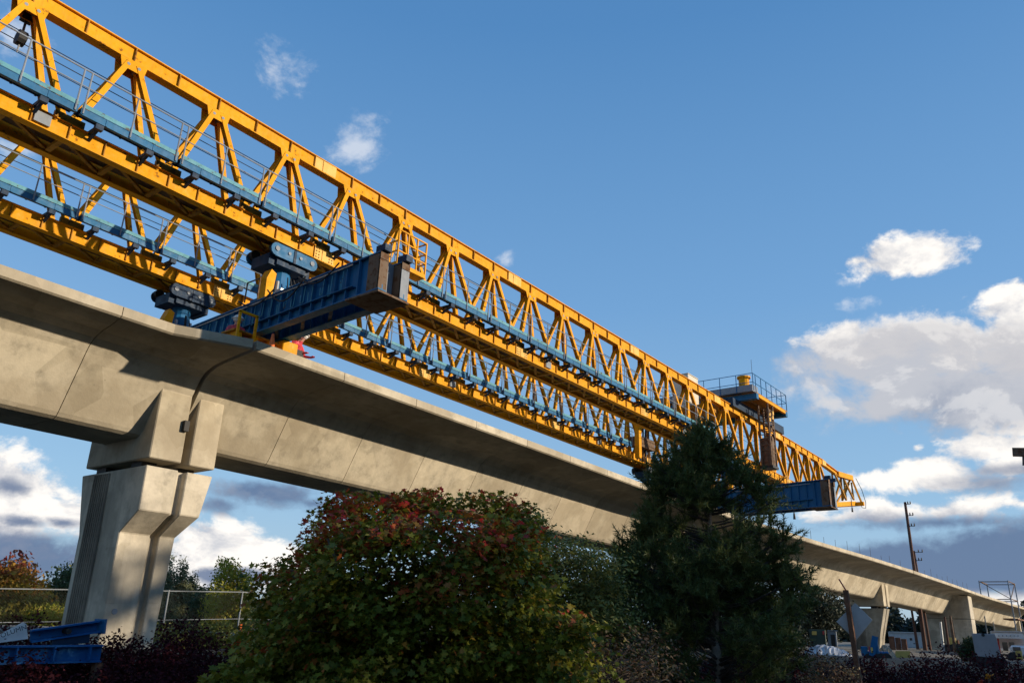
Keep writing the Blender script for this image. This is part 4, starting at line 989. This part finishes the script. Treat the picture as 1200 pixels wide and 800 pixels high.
# white panel with lettering
o = thing('sign_panel', 'white gusset shaped panel lettered COLUMN behind the hedge at left', 'sign', tuple(spot(15, 742, 17.3)))
R_ = 17.3
pl = [spot(x, y, R_) for x, y in ((-45, 771), (-40, 756), (0, 742.5), (27, 728.5), (31, 731), (33, 748), (0, 752.5), (-30, 772))]
nrm = np.array((.34, .94, 0))
MB().slab(pl, nrm * .05).build('panel', M['white'], o)
def lettering(txt, px, py, hpx, ang, r, mat, parent, squash=1.0):
    cu = bpy.data.curves.new('lettering', 'FONT'); cu.body = txt; cu.size = hpx / FPX * r / .70; cu.extrude = .002; cu.align_x = 'CENTER'; cu.space_character = 1.05
    t_ = bpy.data.objects.new('lettering', cu); COL.objects.link(t_); cu.materials.append(mat)
    p = spot(px, py, r); d = ray(px, py); h = np.array((d[0], d[1], 0)); h /= np.linalg.norm(h)
    ex = np.array((h[1], -h[0], 0)); ez = np.array((0, 0, 1.0)); 
    e1 = ex * math.cos(ang) + ez * math.sin(ang); e2 = -ex * math.sin(ang) + ez * math.cos(ang)
    Mx = Matrix(((e1[0] * squash, e2[0], -h[0], p[0]), (e1[1] * squash, e2[1], -h[1], p[1]), (e1[2] * squash, e2[2], -h[2], p[2]), (0, 0, 0, 1)))
    base = ORG[parent.name]; t_.parent = parent; Mx.translation = Vector(p) - Vector(base); t_.matrix_local = Mx
    bpy.context.view_layer.update(); dg = bpy.context.evaluated_depsgraph_get(); me = bpy.data.meshes.new_from_object(t_.evaluated_get(dg)); bpy.data.objects.remove(t_)
    q = bpy.data.objects.new('lettering', me); COL.objects.link(q); q.parent = parent; q.matrix_local = Mx; return q
lettering('COLUMN', 13.5, 742.6, 4.2, math.radians(24), 17.2, M['ink'], o, .98)
# orange marker stake
p = on_ground(281, 755, 24.5); o = thing('marker_stake', 'thin orange marker post in front of the fence', 'marker post', p)
q = spot(282, 731, 24.5); MB().tube(p, q, .045, 8).build('stake', M['orange'], o); MB().tube((q[0], q[1], q[2] - .28), (q[0], q[1], q[2] - .16), .048, 8).build('white_band', M['white'], o)

# ------------------------------------------------------------------ diamond sign seen from behind
R_ = 22.6; o = thing('road_sign', 'back of a grey diamond road sign on a leaning brown post', 'road sign', on_ground(1009, 800, R_))
d = ray(1002, 727); h = np.array((d[0], d[1], 0)); h /= np.linalg.norm(h)
pts = [spot(x, y, R_ + .1) for x, y in ((1002, 706), (1022.5, 726), (1003, 750), (980, 728))]
MB().slab(pts, h * .02).build('sign_plate', M['signback'], o, bevel=.004)
bt = np.array(on_ground(1011.5, 806, R_)); tp = spot(991, 691, R_)
MB().bar(bt - np.array((0, 0, .4)), tp, .11, .11, up=(0, 1, 0)).build('post', M['wood'], o)
MB().tube(spot(993, 694, R_), spot(983, 678, R_), .018, 5).build('flag_stick', M['red'], o)
for y in (716, 740):
    c_ = spot(1001 + (y - 727) * .17, y, R_ - .06); MB().tube(c_, c_ + h * .02, .025, 8).build('bolt', M['galv'], o)
# orange and red leaved shoots over the hedge
for px, py, lab, st in ((1158, 792, 'single shoot of bright orange leaves above the hedge at lower right', .55), (1149, 800, 'shoot of red leaves beside the orange one at lower right', 1.0)):
    P_ = np.array([spot(px + random.gauss(0, 2.0), py + random.gauss(0, 2.0), 9.0) for _ in range(26)])
    lm = leafmat('bright_shoot_leaf', [(0, (.55, .22, .02)), (.6, (.60, .25, .02)), (1, (.45, .03, .03))])
    so_ = thing('leafy_shoot', lab, 'plant', on_ground(px, py + 10, 9.0), 'bright shoots over the hedge')
    MB().tube(on_ground(px, py, 9.0), spot(px, py, 9.0), .006, 4).build('stem', M['bark'], so_)
    inst('leaves', np_mesh('leaves', leaves(P_, .03, OVAL) - np.array(ORG[so_.name]), len(OVAL), lm, np.clip(np.full(26, st) + rng.normal(size=26) * .1, 0, 1)), so_, (0, 0, 0), 'stuff')

# ------------------------------------------------------------------ building site at right
def facing(px):                                       # unit vectors across and along the view at this bearing
    d = ray(px, 750); h = np.array((d[0], d[1], 0)); h /= np.linalg.norm(h); return np.array((h[1], -h[0], 0)), h
def pbox(mb, px0, px1, py0, py1, r, depth, gap=0):    # a box standing at distance r
    ex, h = facing((px0 + px1) / 2); a, b_ = spot(px0, (py0 + py1) / 2, r), spot(px1, (py0 + py1) / 2, r)
    zt = spot((px0 + px1) / 2, py0, r)[2]; zb = spot((px0 + px1) / 2, py1, r)[2]
    q = [(a[0], a[1], zb), (b_[0], b_[1], zb), (b_[0] + h[0] * depth, b_[1] + h[1] * depth, zb), (a[0] + h[0] * depth, a[1] + h[1] * depth, zb)]
    return mb.slab(q, (0, 0, zt - zb))
def foot(px, r): p = spot(px, 752, r); return (p[0], p[1], -.8)
# waste skip with notices
o = thing('waste_skip', 'dark green container with yellow and red notices under the viaduct', 'container', foot(955, 55))
pbox(MB(), 949, 968, 737, 757, 55, 2.4).build('body', M['green'], o, bevel=.03)
for x in (951, 957.5, 966):
    pbox(MB(), x, x + 1.2, 738, 757, 54.93, .06).build('rib', M['green'], o)
pbox(MB(), 951.5, 957, 739, 743.5, 54.9, .02).build('notice', M['boxyellow'], o); pbox(MB(), 964, 966, 739, 743, 54.9, .02).build('notice', M['red'], o)
o = thing('site_cabin', 'small grey cabin beside the dark green container', 'cabin', foot(975, 55.5))
pbox(MB(), 970, 981, 739, 757, 55.5, 2.2).build('body', M['grey_steel'], o, bevel=.03); pbox(MB(), 974, 979, 743, 757, 55.45, .04).build('door', M['black'], o); pbox(MB(), 969.5, 981.5, 738, 739, 55.4, 2.4).build('roof', M['grey_steel'], o)
# tarp covered spoil heap
def heap(name, label, cat, px0, px1, pyt, pyb, r, mat, seed, d=3.0):
    ex, h = facing((px0 + px1) / 2); a, b_ = spot(px0, pyb, r), spot(px1, pyb, r); zt = spot(px0, pyt, r)[2]; zb = min(a[2], -.85) - .1
    rr = random.Random(seed); nx, ny = 26, 10; vs, fs = [], []
    for j in range(ny + 1):
        for i in range(nx + 1):
            u, v = i / nx, j / ny; p = a * (1 - u) + b_ * u + h * (v * d)
            e = max(0, math.sin(math.pi * min(1, u * 1.02)) ** .6 * math.sin(math.pi * v) ** .7) * (1.1 - .5 * u)
            vs.append((p[0], p[1], zb + (zt - zb) * e + rr.uniform(-.06, .06) * (e > 0)))
    for j in range(ny):
        for i in range(nx): q = j * (nx + 1) + i; fs.append((q, q + 1, q + nx + 2, q + nx + 1))
    ob = MB().add(vs, fs).build(name, mat, None, origin=(a[0], a[1], zb)); return tag(ob, label, cat)
heap('tarp_heap', 'long heap under a crumpled white tarp left of the sign', 'heap', 938, 1008, 752, 769, 46, M['tarp'], 3)
heap('sandbag_heap', 'small tan heap of sandbags right of the sign', 'heap', 1028, 1052, 753, 767, 47, M['tan'], 5, 2)
# blue mast machine
o = thing('drill_rig', 'blue machine with upright mast at the foot of the sunlit pier', 'machine', foot(1025, 45))
pbox(MB(), 1009, 1017, 757, 768, 45, 1.5).build('engine_box', M['blue'], o, bevel=.03); pbox(MB(), 1017, 1042, 763, 771, 45, 1.6).build('chassis', M['blue_mid'], o, bevel=.03)
a, b_ = spot(1022, 768, 45), spot(1025.5, 745, 45); MB().bar(a, b_, .22, .28).build('mast', M['blue_mid'], o); MB().bar(spot(1029, 766, 45), spot(1026, 748, 45), .14, .16).build('strut', M['blue'], o)
for x in (1019, 1026, 1033, 1039):
    c_ = spot(x, 771.5, 44.9); e = facing(x)[1]; MB().tube(c_, c_ + e * .3, .26, 12).build('wheel', M['black'], o)
pbox(MB(), 1018, 1019.6, 757, 764, 44.9, .05).build('red_marker', M['red'], o); pbox(MB(), 1020.5, 1023, 758, 764, 44.85, .05).build('yellow_marker', M['boxyellow'], o)
# crates, barrier
o = thing('timber_stack', 'rust brown stack of timber crates right of the sunlit pier', 'crates', foot(1052, 62))
for x0, x1, y0 in ((1042, 1049, 745), (1049.5, 1056, 746.5), (1056.5, 1063, 748)):
    pbox(MB(), x0, x1, y0, 761, 62, 2.0).build('crate', M['rustbox'], o, bevel=.03)
o = thing('road_barrier', 'yellow mesh barrier on the gravel right of the blue machine', 'barrier', foot(1059, 48))
for k in range(5):
    x = 1050 + k * 4.0; MB().bar(spot(x, 771, 48), spot(x, 763, 48), .05, .05).build('barrier_post', M['boxyellow'], o)
for y in (763.5, 766, 768.5, 770.5):
    MB().bar(spot(1049.5, y, 47.97), spot(1066.5, y, 47.97), .04, .10).build('barrier_rail', M['boxyellow'], o)
# utility poles
def pole(pxb, pyb, pxt, pyt, r, rad, label, mat, arms=(), extra=None):
    o = thing('utility_pole', label, 'utility pole', tuple(spot(pxb, pyb, r)), 'poles standing beyond the viaduct')
    b_ = np.array(spot(pxb, pyb, r)); b_[2] = min(b_[2], -.85); t_ = spot(pxt, pyt, r)
    MB().tube(b_, t_, rad, 8, rad * .6).build('shaft', mat, o)
    ex, h = facing(pxb)
    for f, w in arms:
        q = b_ + (t_ - b_) * f; MB().bar(q - ex * w * .15, q + ex * w, .05, .06).build('cross_arm', M['cable'], o)
        for s in (.5, .95):
            c_ = q + ex * w * s; MB().tube((c_[0], c_[1], c_[2] + .03), (c_[0], c_[1], c_[2] + .28), .07, 6, .04).build('insulator', M['black'], o)
    return o
pole(1084, 757, 1060.5, 588, 92, .21, 'tallest brown utility pole rising above the viaduct', M['polewood'], ((.985, .5), (.905, .6), (.83, .6)))
pole(1090, 758, 1071.2, 645, 96, .14, 'shorter brown utility pole with cross arms right of the tallest', M['polewood'], ((.985, .8), (.90, .6)))
pole(1075, 755, 1066, 700, 100, .16, 'thin brown pole just left of the tallest pole', M['polewood'])
pole(1093, 756, 1089, 712, 120, .10, 'thin grey pole right of the two brown poles', M['galv'])
pole(1105, 759, 1102, 728, 80, .13, 'short pale pole by the red roofed building', M['galv'])
pole(1112, 760, 1107, 722, 84, .12, 'slim dark pole left of the yellow box body', M['polewood'])
pole(1119, 760, 1113.5, 721, 82, .14, 'short rusty pole in front of the yellow box body', M['rusty'])
# buildings
def bld(label, px0, px1, py0, r, depth, wall, roof, wins, name='warehouse', doors=()):
    o = thing(name, label, 'building', foot((px0 + px1) / 2, r))
    pbox(MB(), px0, px1, py0 + .7, 760, r, depth).build('wall', wall, o); pbox(MB(), px0 - .5, px1 + .5, py0, py0 + .65, r - .3, depth + .6).build('roof', roof, o)
    for x0, x1, y0, y1 in wins: pbox(MB(), x0, x1, y0, y1, r - .05, .08).build('window', M['glass'], o)
    for x0, x1, y0, y1 in doors: pbox(MB(), x0, x1, y0, y1, r - .06, .08).build('door', M['grey_steel'], o)
    return o
bld('long low pale warehouse behind the utility poles', 1042, 1081, 740, 135, 20, M['lightgrey'], M['white'], ((1066, 1069, 747, 750), (1072, 1075, 747, 750)), doors=((1059, 1063, 748, 757),))
bld('small shop with red roof and teal front beyond the poles', 1089, 1110, 744.5, 120, 12, M['tealwall'], M['roofred'], ((1092, 1096, 752, 756), (1098, 1102, 752, 756)), 'shop')
o = bld('white flat roofed shop with deep canopy at the right edge', 1162, 1230, 739.5, 74, 14, M['white'], M['lightgrey'], ((1175, 1181, 752, 762), (1183, 1189, 752, 762)), 'shop')
pbox(MB(), 1165, 1199, 741.5, 747.5, 71.5, 2.2).build('canopy', M['white'], o); 
for k in range(6): pbox(MB(), 1170 + k * 4.5, 1171 + k * 4.5, 744, 745, 71.4, .06).build('canopy_lamp', M['black'], o)
pbox(MB(), 1170, 1172, 747.5, 768, 72.3, .4).build('canopy_post', M['red'], o)
o = thing('box_truck', 'yellow box body with rust brown end between two thin poles', 'truck', foot(1115, 88))
pbox(MB(), 1109.5, 1121, 746.5, 759, 88, 3).build('cargo_box', M['boxyellow'], o, bevel=.04); pbox(MB(), 1121.3, 1124.5, 749, 759.5, 88, 2.6).build('cab', M['rustbox'], o, bevel=.08)
for x in (1112, 1118, 1123): c_ = spot(x, 760, 87.9); MB().tube(c_, c_ + facing(x)[1] * .3, .45, 12).build('wheel', M['black'], o)
o = thing('van', 'white van with dark windows parked at the right edge', 'van', foot(1194, 56))
pbox(MB(), 1184, 1216, 756, 771, 56, 2).build('body', M['white'], o, bevel=.12); pbox(MB(), 1187, 1196, 757.5, 762, 55.96, .05).build('window', M['glass'], o)
for x in (1189, 1208): c_ = spot(x, 771, 55.9); MB().tube(c_, c_ + facing(x)[1] * .3, .36, 12).build('wheel', M['black'], o)
o = thing('warning_board', 'small yellow and black warning board before the white van', 'sign', foot(1194, 45))
pbox(MB(), 1190.5, 1198, 762, 772, 45, .05).build('board', M['boxyellow'], o); pbox(MB(), 1192.5, 1196, 765, 769, 44.96, .03).build('black_mark', M['ink'], o); MB().tube(spot(1194, 772, 45.03), foot(1194, 45.03), .03, 6).build('leg', M['galv'], o)
# big grey board on a trailer, tilted
o = thing('message_board', 'large plain grey board leaning on a low trailer at right', 'board', foot(1158, 36))
q = [spot(x, y, 36) for x, y in ((1138.5, 741.5), (1166, 742.5), (1174.5, 771.5), (1143.5, 768.5))]; hh = facing(1158)[1]
MB().slab(q, hh * .14).build('board', plain('grey_board', (.27, .275, .29), .5, var=.08), o, bevel=.015)
MB().bar(spot(1144, 771, 36.4), spot(1176, 774, 36.4), .7, .14).build('trailer_bed', M['boxyellow'], o)
for x in (1150, 1168): c_ = spot(x, 774, 36.0); MB().tube(c_, c_ + hh * .22, .3, 12).build('wheel', M['black'], o)
MB().bar(spot(1158, 743, 36.2), spot(1166, 772, 37.4), .06, .06).build('brace', M['galv'], o)
c_ = spot(1152, 743.5, 35.98); MB().tube(c_, c_ + hh * .02, .06, 8).build('lifting_eye', M['black'], o)
# shoring tower over the guideway
XS = 122.0
o = thing('shoring_tower', 'thin scaffold tower standing against the viaduct at the right edge', 'scaffold', (XS, yc(XS), -.8))
yn, yf = yc(XS) - 4.35, yc(XS) - 1.2
for x in (XS - 3.0, XS + 3.0):
    for y in (yn, yf):
        MB().bar((x, y, -.8), (x, y, 7.5), .13, .13).build('standard', M['grey_steel'], o)
for z in (5.3, 7.4):
    MB().bar((XS - 3, yn, z), (XS + 3, yn, z), .1, .1).bar((XS - 3, yf, z), (XS + 3, yf, z), .1, .1).bar((XS - 3, yn, z - .05), (XS - 3, yf, z - .05), .1, .1).bar((XS + 3, yn, z - .05), (XS + 3, yf, z - .05), .1, .1).build('ledger', M['rusty'], o)
for x in (XS - 3.0,):
    MB().bar((x, yn, 5.3), (x + 6, yn, 7.4), .08, .08).bar((x + .1, yn, 5.3), (x + .1, yf, 7.4), .08, .08).build('diagonal_brace', M['rusty'], o)
for k in range(2):
    MB().box(XS - 2.8 + k * 3, XS - .1 + k * 3, yn - .4, yn + 1.2, 2.9, 3.05).build('platform_board', M['wood'], o)
# distant crane jib tip entering at the right edge
o = thing('crane_tip', 'dark rusty jib tip entering the view at the right edge', 'crane', tuple(spot(1200, 530, 60)))
MB().bar(spot(1186.5, 529.5, 60), spot(1230, 530, 60), .45, .5).build('jib', M['rusty'], o); MB().box(0, .001, 0, .001, 0, .001) if False else None
pbox(MB(), 1197, 1203, 525, 528.3, 60, .5).build('jib_head', M['yellow_dirty'], o); MB().tube(spot(1199.5, 533, 60), spot(1199.8, 545, 60), .08, 6).build('hanging_cable', M['cable'], o)

p = on_y(29, 30, 18.9); 
MB().box(p[0] - .12, p[0] + .12, p[1] - .1, p[1] + .1, p[2] + .12, p[2] + .45).build('trolley', M['black'], tF)
MB().tube((p[0], p[1], p[2] + .12), (p[0], p[1], p[2] - .2), .03, 6).build('chain', M['cable'], tF)
MB().tube((p[0] - .09, p[1], p[2] - .38), (p[0] + .09, p[1], p[2] - .38), .19, 12).build('hook_block', M['black'], tF)
MB().tube((p[0], p[1], p[2] - .55), (p[0], p[1], p[2] - .78), .02, 6).build('chain_tail', M['galv'], tF)
for k, (dy, sag) in enumerate(((0, .35), (.5, .5), (1.1, .3))):
    y0_ = 14.6 + k * 1.3; zt_ = 8.15 + .035 * (21.3 - y0_)
    pts = [(11.52, y0_ + 1.6 * f, zt_ - sag * math.sin(math.pi * f) + .02) for f in np.linspace(0, 1, 9)]
    MB().path(pts, [.022] * 9, 5).build('loose_hose', M['black'], bpy.data.objects['cross_beam'])
for k in range(6):
    x_, y_ = 11.75 + random.uniform(0, .7), 15.2 + k * .45
    zt_ = 8.13 + .035 * (21.3 - y_); MB().box(x_ - .1, x_ + .1, y_ - .12, y_ + .12, zt_, zt_ + random.uniform(.12, .35)).build('valve_box', M[('rusty', 'blue_mid', 'galv')[k % 3]], bpy.data.objects['cross_beam'])
for n in (1, 5, 9, 14):                                # junction boxes and conduit on the top chord and foot of the trusses
    for T_ in (tF, tR):
        x_ = node_x(n) + .5; yb_ = ORG[T_.name][1]
        MB().box(x_, x_ + .35, yb_ - .64, yb_ - .57, 10.45 + sl(x_), 10.72 + sl(x_)).build('junction_box', M['grey_steel'], T_)
